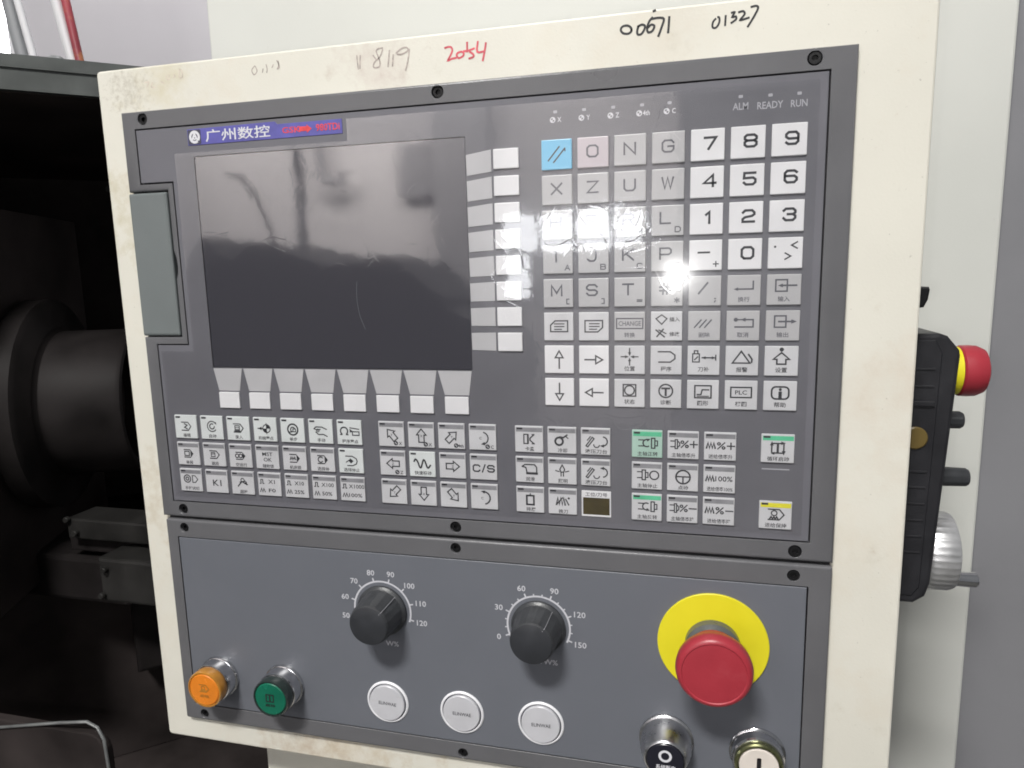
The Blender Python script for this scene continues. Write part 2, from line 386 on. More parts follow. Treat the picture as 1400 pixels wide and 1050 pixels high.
_rr = [(.22, 0), (.78, 0), (1, .2), (1, .8), (.78, 1), (.22, 1), (0, .8), (0, .2), (.22, 0)]
GL = {'O': [_rr], '0': [_rr], 'N': [[(0, 0), (0, 1), (1, 0), (1, 1)]],
 'G': [[(1, .78), (.8, 1), (.2, 1), (0, .8), (0, .2), (.2, 0), (.8, 0), (1, .2), (1, .48), (.5, .48)]],
 'X': [[(0, 0), (1, 1)], [(0, 1), (1, 0)]], 'Z': [[(0, 1), (1, 1), (0, 0), (1, 0)]], 'U': [[(0, 1), (0, .2), (.2, 0), (.8, 0), (1, .2), (1, 1)]],
 'W': [[(0, 1), (.25, 0), (.5, 1), (.75, 0), (1, 1)]], 'H': [[(0, 0), (0, 1)], [(1, 0), (1, 1)], [(0, .5), (1, .5)]],
 'Y': [[(0, 1), (.5, .5), (1, 1)], [(.5, .5), (.5, 0)]], 'F': [[(1, 1), (0, 1), (0, 0)], [(0, .5), (.8, .5)]],
 'E': [[(1, 1), (0, 1), (0, 0), (1, 0)], [(0, .5), (.8, .5)]],
 'R': [[(0, 0), (0, 1), (.8, 1), (1, .85), (1, .6), (.8, .45), (0, .45)], [(.6, .45), (1, 0)]], 'V': [[(0, 1), (.5, 0), (1, 1)]],
 'L': [[(0, 1), (0, 0), (.9, 0)]], 'D': [[(0, 0), (0, 1), (.7, 1), (1, .75), (1, .25), (.7, 0), (0, 0)]], 'I': [[(.5, 0), (.5, 1)]],
 'J': [[(.9, 1), (.9, .2), (.7, 0), (.3, 0), (.1, .2)]], 'K': [[(0, 0), (0, 1)], [(1, 1), (.05, .45)], [(.3, .6), (1, 0)]],
 'P': [[(0, 0), (0, 1), (.8, 1), (1, .85), (1, .58), (.8, .42), (0, .42)]], 'Q': [_rr, [(.6, .3), (1, -.1)]],
 'M': [[(0, 0), (0, 1), (.5, .25), (1, 1), (1, 0)]],
 'S': [[(1, .8), (.8, 1), (.2, 1), (0, .8), (0, .65), (.2, .5), (.8, .5), (1, .35), (1, .2), (.8, 0), (.2, 0), (0, .2)]],
 'T': [[(0, 1), (1, 1)], [(.5, 1), (.5, 0)]], 'A': [[(0, 0), (.5, 1), (1, 0)], [(.2, .35), (.8, .35)]],
 'B': [[(0, 0), (0, 1), (.75, 1), (.95, .85), (.95, .65), (.75, .52), (0, .52)], [(.75, .52), (1, .38), (1, .15), (.8, 0), (0, 0)]],
 'C': [[(1, .8), (.8, 1), (.2, 1), (0, .8), (0, .2), (.2, 0), (.8, 0), (1, .2)]],
 '1': [[(.25, .75), (.55, 1), (.55, 0)]], '2': [[(0, .8), (.2, 1), (.8, 1), (1, .8), (1, .65), (.8, .5), (.2, .4), (0, .25), (0, 0), (1, 0)]],
 '3': [[(0, .82), (.2, 1), (.8, 1), (1, .82), (1, .66), (.8, .52), (.35, .52)], [(.8, .52), (1, .36), (1, .2), (.8, 0), (.2, 0), (0, .2)]],
 '4': [[(.8, 0), (.8, 1), (0, .3), (1.05, .3)]], '5': [[(1, 1), (.05, 1), (.02, .55), (.8, .58), (1, .42), (1, .18), (.8, 0), (.2, 0), (0, .18)]],
 '6': [[(1, .85), (.8, 1), (.2, 1), (0, .8), (0, .2), (.2, 0), (.8, 0), (1, .2), (1, .38), (.8, .55), (0, .55)]],
 '7': [[(0, 1), (1, 1), (.35, 0)]], '8': [[(.2, .52), (0, .66), (0, .84), (.2, 1), (.8, 1), (1, .84), (1, .66), (.8, .52), (.2, .52), (0, .38), (0, .16), (.2, 0), (.8, 0), (1, .16), (1, .38), (.8, .52)]],
 '9': [[(0, .15), (.2, 0), (.8, 0), (1, .2), (1, .8), (.8, 1), (.2, 1), (0, .82), (0, .62), (.2, .46), (1, .46)]],
 '-': [[(0, .5), (1, .5)]], '+': [[(0, .5), (1, .5)], [(.5, 0), (.5, 1)]], '=': [[(0, .65), (1, .65)], [(0, .35), (1, .35)]],
 '[': [[(.8, 1), (.3, 1), (.3, 0), (.8, 0)]], ']': [[(.2, 1), (.7, 1), (.7, 0), (.2, 0)]], '/': [[(.1, 0), (.9, 1)]], '#': [[(.3, 0), (.4, 1)], [(.65, 0), (.75, 1)], [(0, .33), (1, .33)], [(0, .67), (1, .67)]],
 '*': [[(.5, 0), (.5, 1)], [(.05, .25), (.95, .75)], [(.05, .75), (.95, .25)]], ';': [[(.4, .7), (.6, .7)], [(.55, .3), (.4, 0)]],
 '<': [[(.9, 1), (.1, .5), (.9, 0)]], '>': [[(.1, 1), (.9, .5), (.1, 0)]], '.': [[(.4, 0), (.6, 0)]],
 '%': [[(.05, 0), (.95, 1)], circle(.2, .8, .18, 10) + [(.38, .8)], circle(.8, .2, .18, 10) + [(.98, .2)]]}
class Legend:
    def __init__(s, top=1.0, bold=1.3): s.bold = bold; s.p = []; s.d = top; s.k = 0
    def _d(s): s.k += 1; return s.d + 0.012 * s.k
    def line(s, pts, w=0.55, closed=False): s.p.append(ribbon(pts, w * s.bold, s._d(), closed)); return s
    def fill(s, pts): s.p.append(filled(pts, s._d())); return s
    def circ(s, x, y, r, w=0.5, a0=0, a1=360, n=20):
        if abs(a1 - a0) >= 360: return s.line(circle(x, y, r, n), w, True)
        return s.line([(x + r * math.cos(math.radians(a0 + (a1 - a0) * i / n)), y + r * math.sin(math.radians(a0 + (a1 - a0) * i / n))) for i in range(n + 1)], w)
    def rect(s, x0, y0, x1, y1, w=0.5): return s.line(rrect(x0, y0, x1, y1), w, True)
    def glyph(s, ch, cx, cy, gw, gh, w=0.6):
        for st in GL[ch]: s.line([(cx + (x - .5) * gw, cy + (y - .5) * gh) for x, y in st], w)
        return s
    def word(s, t, cx, cy, gw, gh, w=0.5, gap=0.45):
        n = len(t); tot = n * gw + (n - 1) * gw * gap
        for i, c in enumerate(t): s.glyph(c, cx - tot / 2 + gw / 2 + i * gw * (1 + gap), cy, gw, gh, w)
        return s
    def text(s, t, cx, cy, h, width=None, xs=1.0, rot=0.0): s.p.append(lettering(t, cx, cy, h, s._d(), width, xs, rot)); return s
    def arrow(s, x, y, ang, ln=7.0, wd=5.4, sh=2.8, w=0.55):
        c, q = math.cos(math.radians(ang)), math.sin(math.radians(ang)); h = ln * 0.45
        pts = [(ln / 2, 0), (ln / 2 - h, wd / 2), (ln / 2 - h, sh / 2), (-ln / 2, sh / 2), (-ln / 2, -sh / 2), (ln / 2 - h, -sh / 2), (ln / 2 - h, -wd / 2)]
        return s.line([(x + a * c - b * q, y + a * q + b * c) for a, b in pts], w, True)
    def head(s, x, y, ang, r=1.1):
        return s.fill([(x + r * math.cos(math.radians(ang + t)), y + r * math.sin(math.radians(ang + t))) for t in (0, 135, 225)])
    def build(s, name, material, parent, origin): 
        v, f = merge(*s.p); return flat(name, v, f, material, parent, origin)

CAPS = ['换行', '输入', '转换', '插入', '修改', '删除', '取消', '输出', '位置', '程序', '刀补', '报警', '设置', '状态', '诊断', '图形', '梯图', '帮助',
 '编辑', '自动', '录入', '机械零点', '单步', '手动', '程序零点', '单段', '跳段', '空运行', '辅助锁', '机床锁', '选择停', '选择停止', '手轮试切', '超程',
 '快速移动', '卡盘', '冷却', '液压刀台', '润滑', '照明', '排屑', '换刀', '工位/刀号', '主轴正转', '主轴倍率升', '进给倍率升', '主轴停止', '点动',
 '进给倍率100%', '主轴反转', '主轴倍率降', '进给倍率降', '循环启动', '进给保持', 'CHANGE', 'PLC', 'MST', 'OK', 'K1', 'X1', 'X10', 'X100', 'X1000', 'F0', '25%', '50%', '100%',
 'ALM', 'READY', 'RUN', 'X', 'Y', 'Z', 'C', '4th', '广州数控', '980TDi', 'GSK', '系统断电', 'ELINWAE', 'i', 'T', 'G',
 '0', '30', '50', '60', '70', '80', '90', '110', '120', '150', '100', 'W%', 'VW%', '进给', '启动']
prepare_text(CAPS)

# ------------------------------------------------------------------ the setting
def sheet(name, x0, x1, y0, y1, z, thick, material):
    v, f = box(x0, x1, -y1, -y0, -thick, 0); o = put(name, v, f, material, None, (0, 0, z)); return o
fv, ff = box(-9000, 6000, -TOP - 60, -TOP, -7000, 9000); tag(put('floor', fv, ff, 'floor'), 'dark concrete workshop floor', kind='structure')
tag(sheet('workshop_wall', -7000, 5000, -2200, TOP, 3200, 80, 'far_wall'), 'pale lilac grey wall behind the lathe', kind='structure')
# the hall in front of the panel, seen only as reflections in the film and the screen
hv, hf = prism([(-7600, -TOP), (200, -TOP), (200, 2400), (-7600, 2400)], [[(-1330, -345), (5, -345), (5, 445), (-1330, 445)]], 0, 90)
tag(put('hall_wall', hv, hf, 'hall_wall', None, (0, 0, -6000 - 90)), 'pale hall wall mirrored in the dark screen', kind='structure')
win = empty('hall_window', (-660, 345, -6000), 'bright daylight window mirrored over the letter keys', 'window', kind='thing')
def wpart(name, x0, x1, y0, y1, z0, z1, m):
    v, f = box(x0, x1, -y1, -y0, -z1, -z0); return put(name, v, f, m, win, (0, 0, 0))
for a in ((-1300, -1025, -430, -85), (-985, -690, -430, -95), (-650, -360, -430, -95), (-320, -30, -430, -95), (-1300, -1110, -45, 320)):
    wpart('pane', *a, -6040, -6030, 'daylight_pane')
for a in ((-1330, -1300, -445, 345), (-30, 5, -445, 345), (-1300, -30, -445, -430), (-1025, -985, -430, -95), (-690, -650, -430, -95), (-360, -320, -430, -95),
          (-1300, -1025, -85, -45), (-985, -30, -95, -45), (-1025, -985, -95, -45), (-1300, -1110, 320, 345)):
    wpart('frame_bar', *a, -6060, -6010, 'pole_grey')
wpart('blind', -1110, -30, -45, 345, -6050, -6020, 'pillar_grey')
sil = [(-2700, 60), (-1960, 40), (-1880, -90), (-1826, -63), (-1777, -1), (-1708, 13), (-1634, -39), (-1552, -48), (-1434, -15), (-1216, 49), (-1127, 51), (-1024, 14), (-890, 46), (-843, 92), (-797, 138), (-703, 207), (-682, 264), (-560, 300), (-420, 420), (-420, TOP), (-2700, TOP)]
cv, cf = prism(flip(sil), (), 0, 700, 60, seg=3)
tag(put('covered_machine', cv, cf, 'cover_black', None, (0, 0, -2500)), 'black covered machine mirrored in the lower half of the screen', 'machine')
pv, pf = tube([(-1585, 900, 0), (-1575, 445, 0), (-1570, -TOP, 0)], 26, 10)
tag(put('hall_post', pv, pf, 'pillar_grey', None, (0, 0, -2900)), 'thin grey post mirrored near the left of the screen', 'post', kind='thing')
pv, pf = box(-1880, -1400, -TOP, 2300, 0, 250)
tag(put('hall_pillar', pv, pf, 'pillar_grey', None, (0, 0, -5700)), 'grey hall pillar mirrored at the right of the screen', 'pillar', kind='thing')

pv, pf = box(-2317, -1900, 634, 1106, 0, 180); tag(put('reflection_box', pv, pf, 'pillar_grey', None, (0, 0, -5995)), 'grey box added for the dark patch mirrored near the top right of the screen', 'reflection helper')  # invented box, added to darken part of the screen's reflection
pv, pf = tube([(-3130, 1400, 0), (-3110, 900, 0), (-3060, 800, 0), (-2900, 770, 0), (-2860, 900, 0)], 40, 8); tag(put('reflection_loop', pv, pf, 'pillar_grey', None, (0, 0, -5940)), 'grey loop added for the dark smudge mirrored in the upper part of the screen', 'hose')  # invented loop, added to put a smudge into the screen's reflection
pv, pf = tube([(-1830, 395, 0), (-1775, 380, 0), (-1700, 300, 0), (-1640, 150, 0), (-1610, 40, 0), (-1600, -200, 0)], 9, 8); tag(put('hanging_cable', pv, pf, 'cover_black', None, (0, 0, -2700)), 'thin curved cable mirrored at the left of the screen', 'cable')

# ------------------------------------------------------------------ machine housing behind the control box
hous = empty('machine_housing', (230, TOP, 260), 'off white sheet metal machine housing behind the control box', 'machine housing')
v, f = prism(rrect(-121, -TOP, 582, 760, 3), (), -40, 0, 2.0, seg=2); put('front_sheet', v, f, 'white_sheet', hous, (0, 0, 260))
v, f = box(585, 1200, -TOP, 760, -60, -16); gd = put('sliding_door', v, f, 'grey_door', hous, (0, 0, 260)); gd['label'] = 'plain grey sliding door sheet'
v, f = box(-119, 1200, -TOP, 758, -90, -62); put('inner_panel', v, f, 'black_gap', hous, (0, 0, 260))

# ------------------------------------------------------------------ lathe in the dark on the left
LA = math.radians(41.8); LO = (-538, 330, 400)
lathe = empty('lathe', (LO[0], TOP, LO[2]), 'oily lathe with round chuck, coloured dark for its shaded work space', 'lathe')
lathe.rotation_euler = (0, 0, LA)
def lp(name, vf, m, parent=None, smooth=False):      # local: x along the spindle, y up from floor, d towards the operator
    p = parent or lathe
    me = bpy.data.meshes.new(name); V, F = vf
    me.from_pydata([(a / 1000, -c / 1000, b / 1000) for a, b, c in V], [], F)
    bm = bmesh.new(); bm.from_mesh(me); bmesh.ops.recalc_face_normals(bm, faces=bm.faces); bm.to_mesh(me); bm.free()
    me.materials.append(MATS[m])
    if smooth:
        for q in me.polygons: q.use_smooth = True
        me.set_sharp_from_angle(angle=math.radians(32))
    o = bpy.data.objects.new(name, me); COL.objects.link(o); o.parent = p; return o
CHX, CHY, CHZ = -722.0, 312.0, 600.0                    # centre of the chuck's flange
HY = TOP + 197                                         # top edge of the guard
lp('guard_rail', merge(box(-420, 330, HY - 17, HY, -60, 0), box(-420, 330, HY - 45, HY - 17, -14, -3)), 'hood_metal')
v, f = revolve([(12, 0), (12, 5), (9, 9), (0, 10)], 16, 'd'); v = [(x + 60, HY + dd * 0.9, y - 28) for x, y, dd in v]; lp('guard_bolt', (v, f), 'rim_steel', smooth=True)
lp('back_panel', box(-900, 900, 300, HY - 41, -980, -951), 'lathe_dark')
lp('side_panel', box(-620, -590, 300, HY - 50, -950, -70), 'lathe_dark')
lp('roof_panel', box(-900, 900, HY - 46, HY - 40, -950, -16), 'lathe_dark')
hs = lp('headstock', bbox_bevel(-330, -46, -300, 330, -260, 250, 14), 'lathe_dark'); hs.rotation_euler = (0, 0, math.radians(25) - LA)
hs.location = Matrix.Rotation(-LA, 3, 'Z') @ (Vector((CHX / 1000, CHZ / 1000, (TOP - CHY) / 1000)) - Vector((LO[0] / 1000, LO[2] / 1000, 0)))
ck = lp('chuck', revolve([(0, -40), (176, -40), (181, -34), (181, -4), (172, 2), (134, 6), (126, 12), (126, 124), (123, 131), (117, 133), (111, 129), (109, 90), (104, 50), (0, 50)], 64, 'x'), 'lathe_iron', smooth=True)
lp('chuck_face', revolve([(0, 60), (104, 60), (104, 64), (60, 70), (0, 70)], 48, 'x'), 'lathe_dark', ck, smooth=True)
ck.rotation_euler = (0, 0, math.radians(25) - LA)
_c = Vector((CHX / 1000, CHZ / 1000, (TOP - CHY) / 1000)) - Vector((LO[0] / 1000, LO[2] / 1000, 0)); ck.location = Matrix.Rotation(-LA, 3, 'Z') @ _c
lp('bed_way', merge(box(-150, 900, 900, 940, -700, -640), box(-150, 900, 890, 925, -420, -360)), 'lathe_steel')
lp('bed', box(-590, 900, 500, 888, -720, -340), 'lathe_dark')
cg = lp('carriage', bbox_bevel(90, 420, 940, 990, -720, -300, 8), 'lathe_iron')
lp('cross_slide', bbox_bevel(150, 330, 992, 1040, -690, -250, 8), 'lathe_steel', cg)
lp('tool_post', bbox_bevel(180, 300, 1042, 1130, -520, -400, 6), 'lathe_iron', cg)
for k in range(4):
    v, f = revolve([(7, 0), (7, 10), (5, 12), (0, 12)], 12, 'd'); v = [(200 + 80 * (k % 2) + x, 1130 + dd, -490 + 60 * (k // 2) + y) for x, y, dd in v]
    lp('clamp_bolt', (v, f), 'rim_steel', cg, smooth=True)
lp('apron', bbox_bevel(60, 380, 700, 886, -335, -270, 8), 'lathe_iron')
lp('chip_tray', merge(box(-580, 700, 480, 498, -720, -60), ), 'lathe_dark')
def lw_(name, vf, m, z, parent=None, smooth=False):    # a lathe part given in panel mm
    o = lp(name, vf, m, None, smooth); o.rotation_euler = (0, 0, -LA)
    o.location = Matrix.Rotation(-LA, 3, 'Z') @ Vector((-LO[0] / 1000, (z - LO[2]) / 1000, TOP / 1000)); return o
lw_('slide_cover', bbox_bevel(-640, -400, -518, -484, -60, 0, 3), 'lathe_steel', 500)
lw_('slide_cover', bbox_bevel(-660, -400, -548, -522, -90, -20, 3), 'lathe_iron', 500)
lw_('turret_block', bbox_bevel(-545, -380, -600, -528, -80, 0, 5), 'lathe_steel', 460)
lw_('turret_block', bbox_bevel(-860, -560, -640, -560, -120, 0, 8), 'lathe_iron', 520)
lw_('guide_arm', tube([(-800, -430, 0), (-772, -476, 0), (-752, -556, 0), (-735, -600, -20)], 13), 'lathe_steel', 520, smooth=True)
for bx, by, bz in ((-634, 484, 498), (-620, 506, 498), (-770, 470, 505), (-740, 545, 505), (-530, 545, 458), (-880, 172, 690), (-540, 588, 458), (-660, -60, 690)):
    lw_('cap_screw', shift(revolve([(5, 0), (5, 5), (4, 6.5), (0, 6.5)], 12), bx, -by, 0), 'lathe_steel', bz, smooth=True)
# front door with a pale rolled rim
dr = put('lower_door', *prism(flip(rrect(-900, 700, -402, 1100, 26, 6)), (), -12, 0, 2, seg=2), 'lathe_dark', None, (0, 0, 300))
tag(dr, 'black lower guard door with a pale rolled top edge', 'guard door', kind='thing')
rim = tube([(-900, -776, 2), (-578, -711, 2), (-470, -688, 2), (-424, -680, 2), (-408, -686, 2), (-400, -702, 2), (-398, -746, 2), (-398, -1090, 2)], 2.1)
put('rolled_rim', *rim, 'rim_steel', dr, (0, 0, 300), smooth=True)

# poles behind the lathe
def pole(name, a, b, r, m, label, cat, group=None):
    (x0, y0), (x1, y1) = a, b; k = (x1 - x0) / (y1 - y0)
    yb, yt = TOP, -1700
    v, f = tube([(x0 + (yt - y0) * k, -yt, 0), (x0, -y0, 0), (x1, -y1, 0), (x0 + (yb - y0) * k, -yb, 0)], r, 12)
    return tag(put(name, v, f, m, None, (0, 0, 1600), smooth=True), label, cat, group)
pole('pipe', (-1826, -814), (-1797, -642), 20, 'pole_grey', 'slanting grey pipe next to the bright far window', 'pipe')
pole('pipe', (-1790, -814), (-1755, -642), 12, 'pole_white', 'slim white pipe beside the slanting grey pipe', 'pipe')
pole('pole', (-1636, -792), (-1603, -623), 17, 'pole_white', 'white pole leaning next to the red pole', 'pole')
pole('pole', (-1600, -788), (-1573, -609), 13, 'pole_red', 'leaning red pole with orange patches above the lathe', 'pole')
lw = empty('far_window', (-3300, -200, 3200), 'bright white window beyond the slanting grey pipe', 'window', kind='thing')
put('pane', *box(-4800, -3560, 100, 2200, 0, 20), 'daylight_pane', lw, (0, 0, 3195))
put('frame_bar', *box(-3560, -3500, 60, 2240, 0, 40), 'pole_white', lw, (0, 0, 3195))

# ------------------------------------------------------------------ control box
CB = 4.0            # front face of the cream box lies 4 mm behind the grey panels
cab = empty('control_box', (217, TOP, 60), 'cream painted steel control box with handwritten numbers along its top', 'control box')
opening = rrect(6, -408, 412, -7, 4)
v, f = prism(rrect(-19.8, -430, 454.6, 26.8, 2.5, 3), [opening], -26, 0, 1.2, seg=2); put('front_frame', v, f, 'cream', cab, (0, 0, CB))
v, f = box(-14, 449, -424, 21, -150, -27); put('rear_shell', v, f, 'cream', cab, (0, 0, CB))
v, f = prism(rrect(38, -TOP, 395, -431, 4), (), -110, 0, 2, seg=2); pd = put('pedestal', v, f, 'cream', cab, (0, 0, 34))
v, f = prism(rrect(66, -TOP, 372, -470, 4), (), 0, 3.2, 1, seg=1); put('access_cover', v, f, 'cream', pd, (0, 0, 34))
v, f = revolve([(6, 0), (6, 3), (3, 4), (0, 4)], 16); put('cover_lock', *shift((v, f), 90, -486, 3.4), 'black_screw', pd, (0, 0, 34), smooth=True)
v, f = prism([(449.2, -116.0), (462.2, -116.0), (462.8, -117.5), (462.2, -122.5), (460.4, -126.5), (449.2, -127.5)], (), -30, -14, 1.0, seg=2); put('side_latch', v, f, 'black_screw', cab, (0, 0, CB))

HAND = {
 'black': ('marker_black', 1.15, [[(312.4, -17.9), (312.1, -16.9), (311.0, -16.2), (309.6, -16.2), (308.2, -16.6), (307.2, -17.6), (307.0, -18.6), (307.5, -19.6), (308.7, -20.1), (310.2, -20.1), (311.5, -19.5), (312.3, -18.5), (312.4, -17.6)],
   [(315.8, -19.1), (315.3, -17.0), (315.5, -15.4), (316.6, -15.1), (317.6, -15.5), (318.8, -17.2), (319.2, -19.0), (317.6, -19.8), (315.8, -19.1)], [(322.9, -22.6), (321.5, -21.2), (320.6, -19.2), (320.3, -17.5), (320.5, -16.3), (321.2, -15.7), (323.0, -16.3), (323.9, -18.5), (322.4, -19.3), (320.9, -18.2)],
   [(322.9, -22.0), (326.0, -22.2), (328.6, -21.4), (327.7, -18.0), (326.0, -13.5)], [(331.3, -22.0), (331.1, -18.5), (330.8, -14.7)], [(323.4, -25.6), (324.3, -25.9)]], 'black handwritten number 00671'),
 'black2': ('marker_black', 1.0, [[(353.9, -18.8), (352.8, -17.6), (352.4, -16.0), (352.7, -14.8), (354.0, -14.6), (355.2, -15.8), (355.8, -17.6), (355.6, -19.2), (355.0, -19.5)], [(358.7, -19.7), (358.5, -15.3)],
   [(361.5, -20.8), (362.9, -20.9), (361.8, -18.8), (363.5, -18.9), (363.6, -17.5), (361.4, -16.1)], [(364.9, -20.7), (366.9, -21.0), (367.7, -19.8), (366.8, -18.4), (365.6, -17.0), (367.5, -17.2), (369.7, -17.7)], [(370.7, -22.5), (372.9, -22.8), (373.9, -21.6), (371.8, -17.5), (369.3, -13.6)]], 'black handwritten number 01327'),
 'red': ('marker_red', 1.1, [[(211.2, -18.7), (213.2, -19.1), (214.8, -18.7), (215.4, -17.0), (214.2, -14.5), (212.7, -12.1), (215.0, -12.8), (217.4, -13.0)], [(220.0, -15.9), (218.4, -15.4), (217.8, -14.3), (218.8, -12.8), (220.4, -13.1), (221.7, -13.9), (221.8, -15.2), (220.6, -15.9)],
   [(224.0, -20.3), (223.9, -15.6)], [(221.9, -16.0), (224.7, -16.1), (227.9, -16.9)], [(225.4, -15.4), (227.4, -13.8), (227.2, -12.6), (224.9, -12.0)], [(230.1, -20.1), (229.6, -15.0), (233.5, -14.9)], [(234.6, -19.0), (233.8, -15.0), (232.6, -10.3)]], 'red handwritten number 2054'),
 'faded': ('marker_faded', 0.8, [[(158.5, -19.8), (158.7, -16), (159.0, -12.4)], [(160.6, -19.5), (160.3, -16), (160.0, -12.7)], [(174.4, -22.2), (171.8, -22.0), (170.5, -20.6), (172.2, -16.2), (172.0, -12.6), (168.5, -12.5), (169.1, -15.1), (172.6, -17.8), (174.4, -21.3)], [(168.5, -18.8), (170.3, -16.4)],
   [(178.5, -20.5), (177.2, -12.1)], [(180.6, -18.0), (179.9, -12.2)], [(182.5, -18.8), (185.6, -20.8), (188.6, -21.2), (189.6, -19.5), (185.8, -17.9), (183.2, -18.1)], [(190.4, -20.0), (189.2, -14), (187.6, -9.2)]], 'faded grey handwritten number 1819'),
 'ghost': ('marker_ghost', 0.7, [[(15.5, -17.3), (18.5, -17.4), (16.9, -14.8)], [(21.1, -16.8), (19.9, -14.5), (22.5, -13.9)], [(27.2, -17.0), (29.2, -15.8)], [(31.4, -20.1), (32.0, -17.6), (33.8, -18.5), (33.2, -20.3)], [(37.0, -20.3), (37.7, -18.9), (36.4, -18.6)], [(41.1, -22.7), (40.6, -18.3), (42.8, -18.4), (42.7, -21.9), (41.3, -22.7)]], 'nearly rubbed out number near the top corner'),
 'ghost2': ('marker_faded', 0.6, [[(92.8, -20.1), (90.6, -17.9), (91.9, -15.2), (94.1, -17.0), (93.2, -19.7)], [(98.2, -17.9), (97.6, -16.0)], [(100.4, -20.1), (100.9, -17.4), (100.4, -15.7)], [(105.1, -19.6), (104.1, -18.1)], [(107.6, -21.7), (108.7, -19.3), (107.6, -17.1), (108.9, -18.0), (108.4, -21.3)]], 'thin faded handwritten number 01918')}
def smooth_pts(p):
    if len(p) < 3: return p
    out = [p[0]]
    for a, b, c, d in zip([p[0]] + p[:-2], p[:-1], p[1:], p[2:] + [p[-1]]):
        for t in (1 / 3, 2 / 3, 1.0):
            out.append(tuple(0.5 * (2 * b[i] + (c[i] - a[i]) * t + (2 * a[i] - 5 * b[i] + 4 * c[i] - d[i]) * t * t + (3 * b[i] - a[i] - 3 * c[i] + d[i]) * t ** 3) for i in (0, 1)))
    return out
for key, (m, w, strokes, lab) in HAND.items():
    L = Legend(0.08, 1.0)
    for s in strokes: L.line(flip(smooth_pts(s)), w)
    L.build('handwritten_number', m, cab, (0, 0, CB))['label'] = lab

# ------------------------------------------------------------------ upper control panel
cu = empty('numerical_controller', (210, 261, CB), 'grey numerical control panel with dark screen and rows of keys', 'control panel')
MB = [(7.9, 10.6), (408, 10.6), (408, 250.6), (7.9, 250.6), (7.9, 144.2), (31.4, 144.2), (31.4, 44.0), (7.9, 44.0)]
SC1 = [(14.3, 4.9), (207.2, 4.6), (400.4, 5.0), (15.3, 255.6), (208.2, 255.3), (400.7, 255.8)]
outer = [(-1.5, 0), (420, 0), (420, 261.2), (-1.5, 261.2), (-1.5, 139.7), (27.1, 139.7), (27.1, 103), (28.3, 99.5), (28.8, 95), (28.3, 89.5), (27.1, 85), (27.1, 48.2), (-1.5, 48.2)]
v, f = prism(flip(outer), [flip(MB)] + [flip(circle(x, y, 3.5, 24)) for x, y in SC1], 0.6, CB, 1.6, 0.14, seg=3)
put('bezel', v, f, 'bezel', cu, (0, 0, CB), smooth=True)
v, f = box(-0.5, 419, -260.4, -0.8, 0.05, 0.55); put('backing', v, f, 'black_gap', cu, (0, 0, CB))
mem = offset(ccw(flip(MB)), 0.85)
v, f = prism(mem, [flip(rrect(48.6, 29.2, 222.2, 159.2))], 0.7, CB + 0.10, 0.25, 0, seg=1); put('membrane', v, f, 'membrane', cu, (0, 0, CB))
dr = [(-1.9, 49.0), (26.3, 49.0), (26.3, 84.5), (27.0, 88), (26.3, 101), (26.3, 138.9), (-1.9, 138.9)]
v, f = prism(flip(rrect(-1.9, 49.0, 26.3, 138.9, 1.0, 2)), (), 0.7, CB + 0.15, 1.4, 0.2, seg=3)
d = put('port_door', v, f, 'door_grey', cu, (0, 0, CB)); d['label'] = 'slightly greener grey hinged port door with finger notch'
def screw(x, y, parent, tilt=0.0, lift=0.0):
    v, f = revolve([(0, 0.6), (3.1, 0.6), (3.1, 2.9), (2.8, 3.4), (1.5, 3.4), (1.5, 1.8), (0, 1.8)], 20)
    v2, f2 = revolve([(1.34, 1.8), (1.34, 3.45)], 6)
    v = [(a, b, c + lift + a * tilt) for a, b, c in v]
    o = put('screw', v, f, 'black_screw', parent, (x, y, CB), smooth=True); return o
for i, (x, y) in enumerate(SC1): screw(x, y, cu, 0.1 if i in (2, 5) else 0, 0.7 if i in (2, 5) else -0.4)

v, f = prism(flip(rrect(48.9, 29.5, 221.9, 158.9, 0.4, 2)), (), 0.8, CB - 0.35, 0.1); put('screen', v, f, 'screen', cu, (0, 0, CB))

F0 = -0.10           # z of the membrane's face (towards the viewer is negative)
# maker's badge
lg = put('badge', *prism(flip([(45.8, 13.4), (105.8, 13.0), (107.5, 14.6), (149.0, 14.6), (149.0, 22.6), (45.8, 22.8)]), (), 0, 0.35, 0.1), 'logo_blue', cu, (0, 0, F0))
L = Legend(0.40); L.fill(flip(rrect(46.2, 13.8, 55.2, 22.4, 0.8))); L.build('badge_field', 'logo_dark', lg, (0, 0, F0))
L = Legend(0.45)
L.circ(50.8, -18.1, 3.0, 1.25, -30, 300, 22).line([(48.9, -20.0), (50.8, -15.9), (52.7, -20.0)], 0.9).circ(50.8, -18.6, 0.8, 0.7)
L.text('广州数控', 80.5, -18.0, 7.0, width=44); L.build('badge_lettering', 'print_white', lg, (0, 0, F0))
L = Legend(0.45)
L.text('GSK', 116.5, -18.4, 3.4, width=12).line([(122.5, -18.4), (126.5, -18.4)], 2.0).fill([(126.5, -16.2), (129.8, -18.6), (126.5, -20.8)]).text('980TDi', 140.0, -18.4, 4.0, width=15)
L.build('badge_model', 'logo_red', lg, (0, 0, F0))

